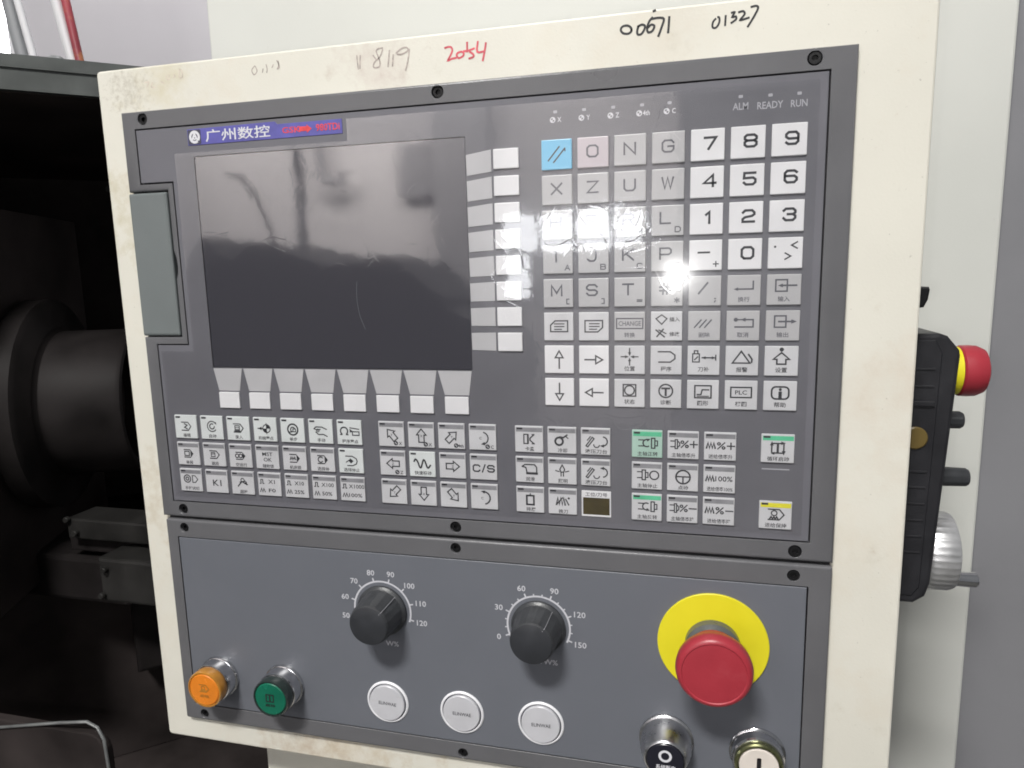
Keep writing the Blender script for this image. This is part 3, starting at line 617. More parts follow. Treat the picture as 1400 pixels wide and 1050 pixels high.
# keys: every cap a mesh of its own that shares data with its likes
KM = {}
def key_cap(w, h, m, label, cx, cy, parent=cu, t=1.1):
    k = (round(w, 2), round(h, 2), m)
    if k not in KM:
        o = put('key', *prism(rrect(-w / 2, -h / 2, w / 2, h / 2, 0.35, 2), (), 0, t, 0.35, seg=2), m, parent, (cx, cy, F0)); KM[k] = o.data
    else: o = put('key', None, None, None, parent, (cx, cy, F0), mesh=KM[k])
    o['label'] = label; return o
SM = {}
def sub_plate(name, k, m, x0, x1, y0, y1, d0, d1):
    q = (name, m, round(x0, 2), round(x1, 2), round(y0, 2), round(y1, 2))
    org = (0, 0, 0)
    w = ORG[k.name]
    if q not in SM:
        me = bpy.data.meshes.new(name); V, Fc = box(x0, x1, y0, y1, d0, d1)
        me.from_pydata([(a / 1000, -c / 1000, b / 1000) for a, b, c in V], [], Fc); 
        bm = bmesh.new(); bm.from_mesh(me); bmesh.ops.recalc_face_normals(bm, faces=bm.faces); bm.to_mesh(me); bm.free()
        me.materials.append(MATS[m]); SM[q] = me
    o = bpy.data.objects.new(name, SM[q]); COL.objects.link(o); o.parent = k; return o
def legend_on(k, L, m='ink'):
    v, f = merge(*L.p); me = bpy.data.meshes.new('legend'); me.from_pydata([(a / 1000, -c / 1000, b / 1000) for a, b, c in v], [], f); me.materials.append(MATS[m])
    o = bpy.data.objects.new('legend', me); COL.objects.link(o); o.parent = k; return o

# ---- keypad: 7 columns, 8 rows
def KPX(c): return 265.08 + 19.44 * c + 8.34
def KPY(r): return 34.32 + 18.361 * r + 7.835
KW, KH, KD = 16.5, 15.5, 1.13
def big(ch, sub=None, dx=0.3, dy=0.6, w=0.75, gw=5.6, gh=5.6):
    L = Legend(KD); L.glyph(ch, dx - (1.2 if sub else 0), dy + (0.8 if sub else 0), gw, gh, w)
    if sub: L.glyph(sub, 5.2, -4.6, 2.6, 2.6, 0.45)
    return L
def I(caption=None, cw=None):
    L = Legend(KD)
    if caption: L.text(caption, 0.0, -4.7, 2.7, width=cw or 2.9 * len(caption))
    return L
def page(up_):
    L = I(); s = 1 if up_ else -1
    pts = [(-4.0, -2.8), (5, -2.8), (5, 3.2), (-2.0, 3.2), (-4.6, 0.8), (-4.6, -2.8)] if up_ else [(-4.8, 3.2), (4.8, 3.2), (4.8, -0.6), (2.2, -3.0), (-4.8, -3.0)]
    L.line(pts, 0.6, True)
    for y in (1.5, 0.0, -1.5): L.line([(-2.4, y), (3.0 if y > -1 else 1.6, y)], 0.5)
    return L
def thin_arrow(a):
    L = I(); c, q = math.cos(math.radians(a)), math.sin(math.radians(a))
    T = lambda p: [(x * c - y * q, x * q + y * c) for x, y in p]
    L.line(T([(-5, 0), (1.0, 0)]), 0.65); L.line(T([(4.8, 0), (1.0, 2.2), (1.0, -2.2)]), 0.6, True); return L
def icon_keypad(n):
    if n == 'reset': L = I(); L.line([(-4.5, -3), (1.5, 4)], .6).line([(-1.6, -4), (4.5, 3)], .6).line([(4.5, 3), (4.6, 1.6)], .5); return L
    if n == 'enter': L = I('换行'); L.line([(4.5, 4.6), (4.5, 0.6), (-3.5, 0.6)], .6).head(-3.8, .6, 180, 1.3); return L
    if n == 'input': L = I('输入'); L.line([(1.5, 2.8), (1.5, 5), (-4, 5), (-4, -.8), (1.5, -.8), (1.5, 1.4)], .6).line([(6, 2.1), (-1, 2.1)], .7).head(-1.6, 2.1, 180, 1.4); return L
    if n == 'output': L = I('输出'); L.line([(1.5, 2.8), (1.5, 5), (-4, 5), (-4, -.8), (1.5, -.8), (1.5, 1.4)], .6).line([(-2, 2.1), (5, 2.1)], .7).head(5.2, 2.1, 0, 1.6); return L
    if n == 'change': L = I('转换'); L.rect(-7, -1.2, 7, 4.2, .55).text('CHANGE', 0, 1.5, 2.6, width=12); return L
    if n == 'insert':
        L = I(); L.line([(-5.5, 4), (-2.5, 1), (0.2, 4), (-2.5, 6)], .5, True).text('插入', 4.2, 3.6, 2.4, width=5.4).line([(-5.5, -2), (-1, -5.8)], .6).line([(-5, -5.6), (-1.6, -1.6)], .6).line([(-4, -2), (-.2, -4)], .5).text('修改', 4.2, -4.2, 2.4, width=5.4); return L
    if n == 'delete': L = I('删除'); [L.line([(-5 + 2.6 * i, -.8), (-1.6 + 2.6 * i, 3.2)], .55) for i in range(3)]; return L
    if n == 'cancel': L = I('取消'); L.fill(circle(-3.6, 3.2, 1.1, 10)).line([(1.0, 3.2), (5, 3.2), (5, -.6), (-4, -.6)], .6).head(.2, 3.2, 180, 1.5).line([(-2.5, 3.2), (-.6, 3.2)], .5); return L
    if n == 'position':
        L = I('位置'); [L.line([(math.cos(a) * 1.2, 1.8 + math.sin(a) * 1.2), (math.cos(a) * 4.6, 1.8 + math.sin(a) * 4.6)], .5) for a in (0, 1.5708, 3.1416, 4.7124)]
        for x, y, a in ((-1.6, 1.8, 0), (1.6, 1.8, 180), (0, 3.4, 270), (0, .2, 90)): L.head(x, y, a, 1.2)
        return L
    if n == 'program': L = I('程序'); L.line([(-4.2, 4.6), (2.2, 4.6), (4.6, 2.8), (4.6, .8), (2.2, -1.0), (-3.8, -1.0)], .6); return L
    if n == 'offset': L = I('刀补'); L.rect(-5.6, -.8, -2.2, 3.6, .5).rect(-4.8, 3.6, -3, 5.2, .5).line([(-4.6, .4), (-3, 2)], .5).line([(-.8, 1.5), (6, 1.5)], .55).head(0.2, 1.5, 180, 1.2).head(5.0, 1.5, 0, 1.2).line([(6.2, .2), (6.2, 3)], .5); return L
    if n == 'alarm': L = I('报警'); L.line([(-4.8, -1.2), (-.4, 5), (4, -1.2)], .65, True).line([(3.2, 3.4), (5.0, .8), (4.8, -.8)], .7); return L
    if n == 'setting': L = I('设置'); L.fill(circle(0, 6.0, 1.1, 12)).line([(0, 4.4), (4, .9), (2.2, .9), (2.2, -1.6), (-2.2, -1.6), (-2.2, .9), (-4, .9)], .65, True); return L
    if n == 'state': L = I('状态'); L.rect(-3.4, -1.6, 3.4, 4.8, .6).circ(0, 1.6, 2.6, .6); return L
    if n == 'diagnosis': L = I('诊断'); L.circ(0, 1.6, 3.6, .65).line([(-2, 3), (2, 3)], .8).line([(0, 3), (0, -.8)], .9); return L
    if n == 'graph': L = I('图形'); L.rect(-4.2, -1.8, 4.2, 4.8, .6).line([(-3, 0), (-1, 0), (-.4, 2.6), (3, 2.6)], .55).line([(-3, -.9), (3, -.9)], .4); return L
    if n == 'plc': L = I('梯图'); L.rect(-5.2, -1.2, 5.2, 4.2, .6).text('PLC', 0, 1.5, 2.3, width=6); return L
    L = I('帮助'); L.line(rrect(-4.2, -1.6, 4.2, 4.8, 2, 4), .7, True).line([(0, 1.8), (0, -.6)], 1.3).fill(circle(0, 3.4, .8, 10)); return L
PAD = [[('reset', 'b'), ('O', 'p'), ('N', 'g'), ('G', 'g'), ('7', 'w'), ('8', 'w'), ('9', 'w')],
 [('X', 'g'), ('Z', 'g'), ('U', 'g'), ('W', 'g'), ('4', 'w'), ('5', 'w'), ('6', 'w')],
 [('HY', 'g'), ('FE', 'g'), ('RV', 'g'), ('LD', 'g'), ('1', 'w'), ('2', 'w'), ('3', 'w')],
 [('IA', 'g'), ('JB', 'g'), ('KC', 'g'), ('PQ', 'g'), ('-+', 'w'), ('0', 'w'), ('.', 'w')],
 [('M[', 'g'), ('S]', 'g'), ('T=', 'g'), ('#*', 'g'), ('/;', 'g'), ('enter', 'g'), ('input', 'g')],
 [('pgup', 'f'), ('pgdn', 'f'), ('change', 'g'), ('insert', 'f'), ('delete', 'g'), ('cancel', 'g'), ('output', 'g')],
 [('up', 'w'), ('right', 'w'), ('position', 'f'), ('program', 'f'), ('offset', 'f'), ('alarm', 'f'), ('setting', 'f')],
 [('down', 'w'), ('left', 'w'), ('state', 'f'), ('diagnosis', 'f'), ('graph', 'f'), ('plc', 'f'), ('help', 'f')]]
KMAT = {'b': ('key_blue', 'bright blue'), 'p': ('key_pink', 'pinkish grey'), 'g': ('key_grey', 'grey'), 'w': ('key_white', 'white'), 'f': ('key_function', 'light grey')}
NAMEOF = {'pgup': 'page up', 'pgdn': 'page down', 'up': 'up arrow', 'down': 'down arrow', 'left': 'left arrow', 'right': 'right arrow', '.': 'point and angle brackets'}
for r, row in enumerate(PAD):
    for c, (n, t) in enumerate(row):
        m, word = KMAT[t]
        k = key_cap(KW, KH, m, f'{word} keypad key marked {NAMEOF.get(n, n)}', KPX(c), KPY(r))
        if len(n) == 1 and n != '.':
            L = big(n, dx=1.2 if n.isdigit() else -0.2, w=0.95 if n.isdigit() else 0.75)
        elif n == '.': L = Legend(KD); L.fill(circle(-5.0, 3.2, .6, 8)).glyph('<', 4.2, 3.8, 3.4, 3.2, .55).glyph('>', 1.2, -1.6, 3.4, 3.2, .55)
        elif len(n) == 2 and n not in ('up',): L = big(n[0], n[1])
        elif n == 'pgup': L = page(True)
        elif n == 'pgdn': L = page(False)
        elif n in ('up', 'down', 'left', 'right'): L = thin_arrow({'up': 90, 'down': 270, 'left': 180, 'right': 0}[n])
        else: L = icon_keypad(n)
        legend_on(k, L, 'ink' if t in 'wfb' else 'ink_grey')

# ---- soft keys beside and below the screen
for i in range(8):
    yb = 37.1 + 14.31 * i; sk = 1.9 * (1 - i / 7.0)
    poly = [(222.5, yb + 0.2 + sk), (237.0, yb), (237.0, yb + 11.8 - i * 0.2), (222.7, yb + 11.4 + sk - i * 0.2)]
    cx, cy = 229.8, yb + 6
    o = put('soft_key_tab', *prism([(x - cx, cy - y) for x, y in poly], (), 0, 0.30, 0.1), 'key_soft', cu, (cx, cy, F0))
    key_cap(14.3, 10.5, 'key_white', 'blank white soft key beside the screen', 245.4, yb + 5.3)
for i in range(8):
    xt = 49.0 + 21.72 * i; xb = 52.0 + 21.83 * i
    poly = [(xt, 159.7), (xt + 20.8, 159.7), (xb + 15.0, 174.0), (xb, 174.0)]; cx, cy = xb + 7.4, 167
    put('soft_key_tab', *prism([(x - cx, cy - y) for x, y in poly], (), 0, 0.30, 0.1), 'key_soft', cu, (cx, cy, F0))
    key_cap(14.7, 10.3, 'key_white', 'blank white soft key below the screen', xb + 7.4, 180.0)

# ---- function keys with lamp and strip
FW, FH = 16.6, 15.45
def fkey(cx, cy, L, label, strip='strip_grey', m='key_function', lit=None):
    k = key_cap(FW, FH, m, label, cx, cy)
    if strip: sub_plate('indicator_strip', k, strip, -FW / 2 + .7, FW / 2 - .5, FH / 2 - 3.4, FH / 2 - .9, 1.09, 1.16)
    top = FH / 2 - 1.35 if not strip else FH / 2 - 1.5
    sub_plate('indicator_lamp', k, 'ink', -FW / 2 + 1.1, -FW / 2 + 4.5, top - .55, top + .55, 1.12, 1.26)
    legend_on(k, L); return k
def FI(cap=None, w=None, y=-5.6):
    L = Legend(KD)
    if cap: L.text(cap, 0.3, y, 2.5, width=w or 2.7 * len(cap))
    return L
def tagshape(L, x=0.3, y=0.3, w=7.0, h=5.4, fillhead=False):
    if fillhead:
        L.line([(x - w / 2, y + h / 2), (x + w * .15, y + h / 2)], .55).line([(x - w / 2, y - h / 2), (x + w * .15, y - h / 2)], .55)
        L.fill([(x + w * .18, y + h * .55), (x + w / 2, y), (x + w * .18, y - h * .55)])
    else: L.line([(x - w / 2, y + h / 2), (x + w * .2, y + h / 2), (x + w / 2, y), (x + w * .2, y - h / 2), (x - w / 2, y - h / 2)], .55)
    return L
def wave(L, x, y, n=3, w=1.6, h=2.2, th=.55):
    pts = []
    for i in range(n): pts += [(x + i * w, y - h / 2), (x + (i + .5) * w, y + h / 2)]
    return L.line(pts + [(x + n * w, y - h / 2)], th)
def axis_mark(L, x, y, ch):
    L.circ(x, y, 1.1, .5, n=10).fill([(x, y), (x + 1.1, y), (x + .78, y + .78), (x, y + 1.1)]).fill([(x, y), (x - 1.1, y), (x - .78, y - .78), (x, y - 1.1)])
    return L.text(ch, x + 2.9, y - .1, 2.0)
def A(i, j): return 16.5 + 19.53 * j + FW / 2, 190.7 + 18.05 * i + FH / 2
Ls = []
L = FI('编辑'); tagshape(L).line([(-1, 2), (1, 1), (-1, -.4), (1, -1.4)], .6); Ls.append((0, 0, L, 'edit tag'))
L = FI('自动'); L.circ(.3, .8, 3.4, .55, 40, 320).circ(.3, .8, 1.7, .6, 60, 360).head(3.2, 2.8, 300, 1.1); Ls.append((0, 1, L, 'automatic spiral'))
L = FI('录入'); tagshape(L).rect(-2.2, -.8, 1, 1.8, .5).line([(-2.2, .5), (1, .5)], .4).line([(-2.6, -1.6), (1.4, -1.6)], .6); Ls.append((0, 2, L, 'input tag'))
L = FI('机械零点'); L.circ(1.2, .6, 2.6, .5).fill([(1.2, .6), (3.8, .6), (3, 2.4), (1.2, 3.2)]).fill([(1.2, .6), (-1.4, .6), (-.6, -1.2), (1.2, -2)]).line([(-5, .6), (-1.8, .6)], .55).head(-3.4, .6, 180, 1.6).line([(1.2, 4.2), (1.2, -3)], .35); Ls.append((0, 3, L, 'machine zero target'))
L = FI('单步'); L.circ(.3, .6, 3.5, .8).circ(.3, .6, 1.5, .6, 20, 250).rect(.4, -.8, 2.2, 1, .5).line([(-2, -1), (-.4, -1)], .5); Ls.append((0, 4, L, 'handwheel disc'))
L = FI('手动'); L.line([(-4.4, 1.6), (-3, 2.8), (1, 2.8), (4.2, 1.4)], .55).line([(-4.4, 1.6), (-2, .8), (0, 1.4)], .5).line([(-3.2, -.4), (-1.4, -2), (2, -1.8), (4.4, -3)], .55).circ(-1.8, .6, .9, .4); Ls.append((0, 5, L, 'pointing hand'))
L = FI('程序零点'); L.circ(-3.4, .8, 2.4, .7, -50, 230).line([(-6, -1.4), (-4.8, -1.4)], .6).line([(-2, -1.4), (-.8, -1.4)], .6).fill([(.4, 2.4), (3, .4), (.4, 0)]).rect(2.2, -1.6, 6.6, .6, .5).line([(.6, 3), (6.6, 2.2)], .5); Ls.append((0, 6, L, 'program zero'))
L = FI('单段', y=-5.9); tagshape(L, h=5, y=0, fillhead=True).rect(-2.8, -1.4, .6, 1.4, .5); Ls.append((1, 0, L, 'single block'))
L = FI('跳段', y=-5.9); tagshape(L, h=5, y=0).rect(-2.2, -1.3, .6, 1.3, .45).line([(-1.6, .4), (0, .4)], .4); Ls.append((1, 1, L, 'block skip'))
L = FI('空运行', y=-5.9); tagshape(L, h=4.6, y=0, fillhead=True).circ(-2.4, 0, 1.2, .55).circ(.2, 0, 1.2, .55); Ls.append((1, 2, L, 'dry run'))
L = FI('辅助锁', y=-5.9); L.text('MST', .3, 1.9, 2.5, width=7.4).text('OK', .3, -1.7, 2.6, width=6); Ls.append((1, 3, L, 'MST'))
L = FI('机床锁', y=-5.9); tagshape(L, h=5, y=0, fillhead=True); wave(L, -3, 0, 3, 1.3, 1.8); Ls.append((1, 4, L, 'machine lock'))
L = FI('选择停', y=-5.9); tagshape(L, h=5, y=0, fillhead=True).circ(-1.2, 0, 1.7, .55, 40, 320); Ls.append((1, 5, L, 'optional stop'))
L = FI('选择停止', y=-5.7); L.line([(-3.4, 3), (1, 3), (3.6, 1.6), (4.2, 0), (3.6, -1.8), (1, -3), (-2.4, -3)], .55).fill([(-.4, 1.7), (1.8, 0), (0, -1.6), (-1.4, -.2)]).line([(-3.2, -.9), (-1, .6)], .5); Ls.append((1, 6, L, 'handwheel trial'))
L = FI('手轮试切', y=-5.6); L.circ(-2.8, .8, 2.5, .6).circ(-2.8, .8, 1.1, .6).line([(1, 3), (3.2, 3), (5.2, .6), (3.2, -1.6), (1.2, -1.6), (1.2, 3)], .5); Ls.append((2, 0, L, 'wheel and tag'))
L = Legend(KD); L.text('K1', .3, -1, 4.2, width=6.4); Ls.append((2, 1, L, 'K1'))
L = FI('超程', y=-6.0); L.circ(0, 1.8, 1.2, .5).line([(-3.6, -2.4), (-.6, .8), (3.4, -1)], .6).line([(-2, .4), (2, 1.2)], .6).fill([(.8, -.4), (3, 1.2), (3.2, -1.6)]); Ls.append((2, 2, L, 'overtravel'))
for j, (a, b) in enumerate((('X1', 'F0'), ('X10', '25%'), ('X100', '50%'), ('X1000', '100%'))):
    L = Legend(KD); wv_ = len(a)
    L.line([(-6.8, .4), (-6, .4), (-6, 3.0), (-4.6, 3.0), (-4.6, .4), (-3.8, .4)], .5).text(a, 1.0 + .35 * wv_, 1.7, 2.6, width=1.9 * wv_ + 1)
    wave(L, -6.8, -4.0, 2, 1.7, 2.4, .5); L.text(b, 1.8, -4.0, 2.5, width=2.0 * len(b) + 1); Ls.append((2, 3 + j, L, 'feed step ' + a))
for i, j, L, nm in Ls:
    x, y = A(i, j); ns = i == 0 or (i, j) == (1, 6)
    fkey(x, y, L, f'light grey mode key with {nm} symbol', None if ns else 'strip_grey', 'key_bright' if ns else 'key_function')
def Bp(i, j): return 161.5 + 19.17 * j + FW / 2, 190.7 + 18.05 * i + FH / 2
for i, j, a, ax in ((0, 0, 130, 'X'), (0, 1, 90, 'X'), (0, 2, 45, '4th'), (1, 0, 180, 'Z'), (1, 2, 0, ''), (2, 0, 225, ''), (2, 1, 270, ''), (2, 2, 310, '')):
    L = Legend(KD); L.arrow(0.2, -.4, a, 8.2, 6.2, 3.4, .6)
    L.text('X' if j == 1 else ('Z' if i == 1 else 'Y'), 0.2, -.6, 1.5)
    if ax: axis_mark(L, 2.8, -5.6, ax)
    fkey(*Bp(i, j), L, f'light grey jog key with outlined arrow at {a} degrees')
L = FI('快速移动', y=-5.4); L.line(smooth_pts([(-5.2, 1.6), (-4.2, 3), (-2.8, 1.4), (-1.8, -1.6), (-.8, -2), (.2, 1), (1, 2.8), (2, 1.6), (3, -1.6), (4, -2), (5.2, -.4)]), .8); fkey(*Bp(1, 1), L, 'bright key with a bold wave symbol', None, 'key_bright')
L = Legend(KD); L.glyph('C', -4.2, -.8, 4.0, 3.8, .7).glyph('/', .2, -.8, 2.2, 4.6, .6).glyph('S', 4.6, -.8, 4.0, 3.8, .7); fkey(*Bp(1, 3), L, 'light grey key marked C/S')
L = Legend(KD); L.circ(-.2, -.6, 3.6, .6, -70, 75).head(.4, -4.0, 190, 1.5).text('C', -1.2, -.6, 1.6); axis_mark(L, 3.0, -5.6, 'C'); fkey(*Bp(0, 3), L, 'light grey key with a clockwise curved arrow')
L = Legend(KD); L.circ(-.2, -.8, 3.8, .7, -75, 80).head(-.6, 3.0, 170, 1.5).text('C', -1.2, -1, 1.6); fkey(*Bp(2, 3), L, 'light grey key with a counterclockwise curved arrow')
def Cp(i, j): return 246.9 + 19.15 * j + FW / 2, 190.9 + 18.05 * i + FH / 2
L = FI('卡盘', y=-5.6); L.rect(-3, -2.6, -.8, 2.8, .55).line([(-.4, 2.8), (-.4, -2.6)], .5).line([(3, 2.8), (.6, .6), (.6, -.6), (3, -2.6)], .6).line([(3.1, 2.8), (1.8, 2.8)], .5).line([(3.1, -2.6), (1.8, -2.6)], .5); fkey(*Cp(0, 0), L, 'light grey key with a chuck symbol')
L = FI('冷却', y=-5.8); L.circ(-1.6, -.6, 2.2, .9).line([(-2.6, 1.4), (-1, 2), (.8, 1.6), (3, 3.2)], .7).line([(2, 2.6), (3.6, 1.2)], .5); fkey(*Cp(0, 1), L, 'light grey key with a coolant tap symbol')
for i, up_ in ((0, False), (1, True)):
    L = FI('液压刀台', w=12.5, y=-5.7); L.line([(-5.4, -2.6), (-1.8, 2.4), (-.8, 1.6), (-4.4, -3.2)], .55, True).line([(-4.6, .6), (-2.8, 2.8)], .5).circ(.6, -1.8, 1.6, .5, 180, 350).circ(4, .2, 2.6, .6, -80, 80).head(3.8, 2.7 if up_ else -2.4, 180, 1.4); fkey(*Cp(i, 2), L, 'light grey tool turret key with %s arrow' % ('an upper' if up_ else 'a lower'))
L = FI('润滑', y=-5.6); L.line([(-4.4, 1.8), (-2.6, 3), (3, 3), (4.2, 1.4), (4.2, -1.6)], .6).line([(-4.4, 1.8), (-2.2, 1.2), (-1.6, -1.6)], .6).line([(-1.6, -2.2), (4.4, -2.2)], 1.1); fkey(*Cp(1, 0), L, 'light grey key with an oil can symbol')
L = FI('照明', y=-5.9); L.line([(0, 3.6), (1.4, 1), (.8, -.6), (-.8, -.6), (-1.4, 1)], .55, True).line([(-3.8, .2), (-1.8, -.4)], .5).line([(3.8, .2), (1.8, -.4)], .5).line([(-.7, -1), (-.7, -3)], .5).line([(.7, -1), (.7, -3)], .5); fkey(*Cp(1, 1), L, 'light grey key with a lamp symbol')
L = FI('排屑', y=-5.8); L.line([(-2, 2.4), (-2, -3), (2.2, -3), (2.2, 2.4)], .8, True).head(.1, 3.0, 90, 1.2); fkey(*Cp(2, 0), L, 'light grey key with an upright rectangle symbol')
L = FI('换刀', y=-6.0); wave(L, -3.6, 0, 3, 1.7, 4.2, .8); L.line([(-3.6, -2), (0, 2.2)], .6).line([(1.8, 1.4), (3.6, -2)], .6).fill(circle(3.6, 2, .7, 8)); fkey(*Cp(2, 1), L, 'light grey key with a tool change symbol')
x, y = Cp(2, 2); x += 0.2; y += .6
k = put('tool_display', *prism(rrect(-8.4, -7.6, 8.4, 7.6, .3, 2), [rrect(-7.6, -6.6, 7.6, 3.6)], 0, 0.6, 0.15, 0.1), 'key_white', cu, (x, y, F0)); k['label'] = 'white framed dark brown tool number display'
sub_plate('display_glass', k, 'display_brown', -7.5, 7.5, -6.5, 3.5, 0.05, 0.3)
L = Legend(0.65); L.text('工位/刀号', 0, 5.6, 2.4, width=12.5); legend_on(k, L, 'ink_grey')
def Dp(i, j): return 313.7 + 19.32 * j + FW / 2, 191.2 + 18.2 * i + FH / 2
def spindle(L, x=3.4, y=.5):
    return L.rect(x - 1.0, y - 2.8, x + .8, y + 2.8, .55).rect(x + .8, y - 1.4, x + 2.2, y + 1.4, .5)
for i, s in ((0, 1), (2, -1)):
    L = FI('主轴正转' if i == 0 else '主轴反转', w=11); spindle(L); L.line([(-4.6, 2.2), (-1.6, 2.2)], .5).line([(-4.6, -1.2), (-1.6, -1.2)], .5).circ(-.2, .5, 2.0, .6, 60, 300).head(-.2 + .9, .5 + 2.0 * s, 20 * s, 1.3)
    fkey(*Dp(i, 0), L, 'key with a green strip and a turning spindle symbol' if i else 'mint tinted key with a turning spindle symbol', 'strip_green', 'key_mint' if i == 0 else 'key_function')
L = FI('主轴停止', w=11); spindle(L, -1.6, .5); L.line([(-5.2, 2.2), (-2.8, 2.2)], .5).line([(-5.2, -1.2), (-2.8, -1.2)], .5).circ(4.0, .5, 2.4, .6); fkey(*Dp(1, 0), L, 'light grey key with a stopped spindle symbol')
for i, ch, cp in ((0, '+', '主轴倍率升'), (2, '-', '主轴倍率降')):
    L = FI(cp, w=12.5); L.rect(-4.2, -2, -3, 3, .5).line([(-6.6, 2.2), (-4.4, 2.2)], .5).line([(-6.6, -1.0), (-4.4, -1.0)], .5).line([(-2.8, 2.2), (-1.8, 1.2), (-1.8, -.2), (-2.8, -1.2)], .5).glyph('%', .8, .6, 4, 3.8, .5).glyph(ch, 5.6, .6, 3.8, 3.6, .55); fkey(*Dp(i, 1), L, 'light grey spindle override key with a %s sign' % ('plus' if ch == '+' else 'minus'))
    L = FI('进给倍率升' if ch == '+' else '进给倍率降', w=12.5); wave(L, -7, .4, 3, 1.5, 3.0, .7); L.glyph('%', .6, .4, 4, 3.6, .5).glyph(ch, 5.6, .4, 3.8, 3.6, .55); fkey(*Dp(i, 2), L, 'light grey feed override key with a %s sign' % ('plus' if ch == '+' else 'minus'))
L = FI('点动', y=-5.8); L.circ(.2, .2, 3.8, .7).line([(-3.6, .4), (4, .4)], .6).line([(.2, .4), (.2, -3.4)], .6); fkey(*Dp(1, 1), L, 'light grey key with a steering wheel symbol')
L = FI('进给倍率100%', w=13.5); wave(L, -7, .2, 3, 1.4, 2.8, .7); L.text('100%', 2.4, .2, 3.0, width=9); fkey(*Dp(1, 2), L, 'light grey key marked with a wave and 100%')
L = FI('循环启动', w=11); L.line([(-3, -2), (-3, 2.4)], .6).line([(-3, 2.8), (2.6, 2.8)], .6).line([(3, 2.4), (3, -2)], .6).line([(2.4, -2.4), (-2.6, -2.4)], .6).line([(0, 2), (0, -1.6)], .9).head(-3, 2.6, 90, 1.4).head(2.6, 3, 0, 1.4).head(3, -2.2, 270, 1.4).head(-2.4, -2.6, 180, 1.2); fkey(381.6 + FW / 2, 191.2 + FH / 2, L, 'green striped cycle start key with circling arrows', 'strip_green')
L = FI('进给保持', w=11); tagshape(L, .4, .4, 8, 5.8).circ(-.6, 1.2, 1.4, .5); wave(L, -2.8, -1.4, 3, 1.4, 1.2, .6); fkey(381.6 + FW / 2, 228.0 + FH / 2, L, 'yellow striped feed hold key', 'strip_yellow')
L = Legend(0.02); L.line([(382.5, -210.5), (396, -210.5)], .5); L.build('fine_line', 'print_dim', cu, (0, 0, F0))

# ---- status lamps
def lamp_row(pts, words, mark):
    for (x, y), wd in zip(pts, words):
        o = put('status_lamp', *prism(rrect(x - 1.0, -y - .7, x + 1.0, -y + .7, .3, 2), (), 0, 0.12, .04), 'print_dim', cu, (0, 0, F0))
        L = Legend(0.03)
        if mark:
            L.circ(x - 1.4, -y - 4.0, 1.25, .4).fill([(x - 1.4, -y - 4), (x - .2, -y - 4), (x - .5, -y - 3.1), (x - 1.4, -y - 2.8)]).fill([(x - 1.4, -y - 4), (x - 2.6, -y - 4), (x - 2.3, -y - 4.9), (x - 1.4, -y - 5.2)])
            L.text(wd, x + 2.2, -y - 4.0, 2.5, xs=.8)
        else: L.text(wd, x, -y - 4.6, 3.4, xs=0.82)
        L.build('lamp_caption', 'print_white' if mark else 'print_dim', cu, (0, 0, F0))
lamp_row([(272.8, 20.2), (288.2, 20.2), (303.4, 20.2), (318.2, 20.2), (332.0, 20.2)], ['X', 'Y', 'Z', '4th', 'C'], True)
lamp_row([(366.6, 20.0), (380.6, 20.4), (394.0, 20.6)], ['ALM', 'READY', 'RUN'], False)

L = Legend(0.0, 1.0); L.line(smooth_pts([(153.2, -106.9), (152.6, -116), (153.8, -126.2), (157.0, -134.9)]), .09); L.build('hair_scratch', 'strip_grey', cu, (0, 0, -0.1 - 1.70))
# ---- clear protective film over screen and keys
film = [(36.4, 27.2), (152.4, 27.2), (152.4, 15.1), (403, 15.1), (403, 246.0), (12.2, 246.0), (12.2, 148.6), (36.4, 148.6)]
put('protective_film', *prism(flip(film), (), 1.55, 1.67), 'clear_film', cu, (0, 0, F0))['label'] = 'clear glossy protective film over screen and keys'

# ------------------------------------------------------------------ lower operator panel
lo = empty('operator_station', (210, 411, CB), 'grey lower panel with two black dials and a red emergency stop', 'operator panel')
LM = rrect(8.7, 275.4, 408.3, 399.6, 0.6, 2)
SC2 = [(14.6, 268.8), (207.7, 268.7), (400.5, 269.6), (15.8, 406.4), (207.4, 406.8), (400.6, 406.6)]
v, f = prism(flip(rrect(0.2, 263.2, 420, 411.4, 1.5, 3)), [flip(LM)] + [flip(circle(x, y, 3.3, 24)) for x, y in SC2], 0.6, CB, 1.3, 0.10, seg=3); put('bezel', v, f, 'bezel', lo, (0, 0, CB), smooth=True)
v, f = box(1.2, 419, -410.4, -261.6, 0.05, 0.55); put('backing', v, f, 'black_gap', lo, (0, 0, CB))
v, f = prism(offset(ccw(flip(LM)), 0.7), (), 0.7, CB, 0.25, 0); put('face_plate', v, f, 'plate', lo, (0, 0, CB))
for i, (x, y) in enumerate(SC2): screw(x, y, lo, 0.08 if i == 2 else 0, 0.2 if i == 2 else -0.5)

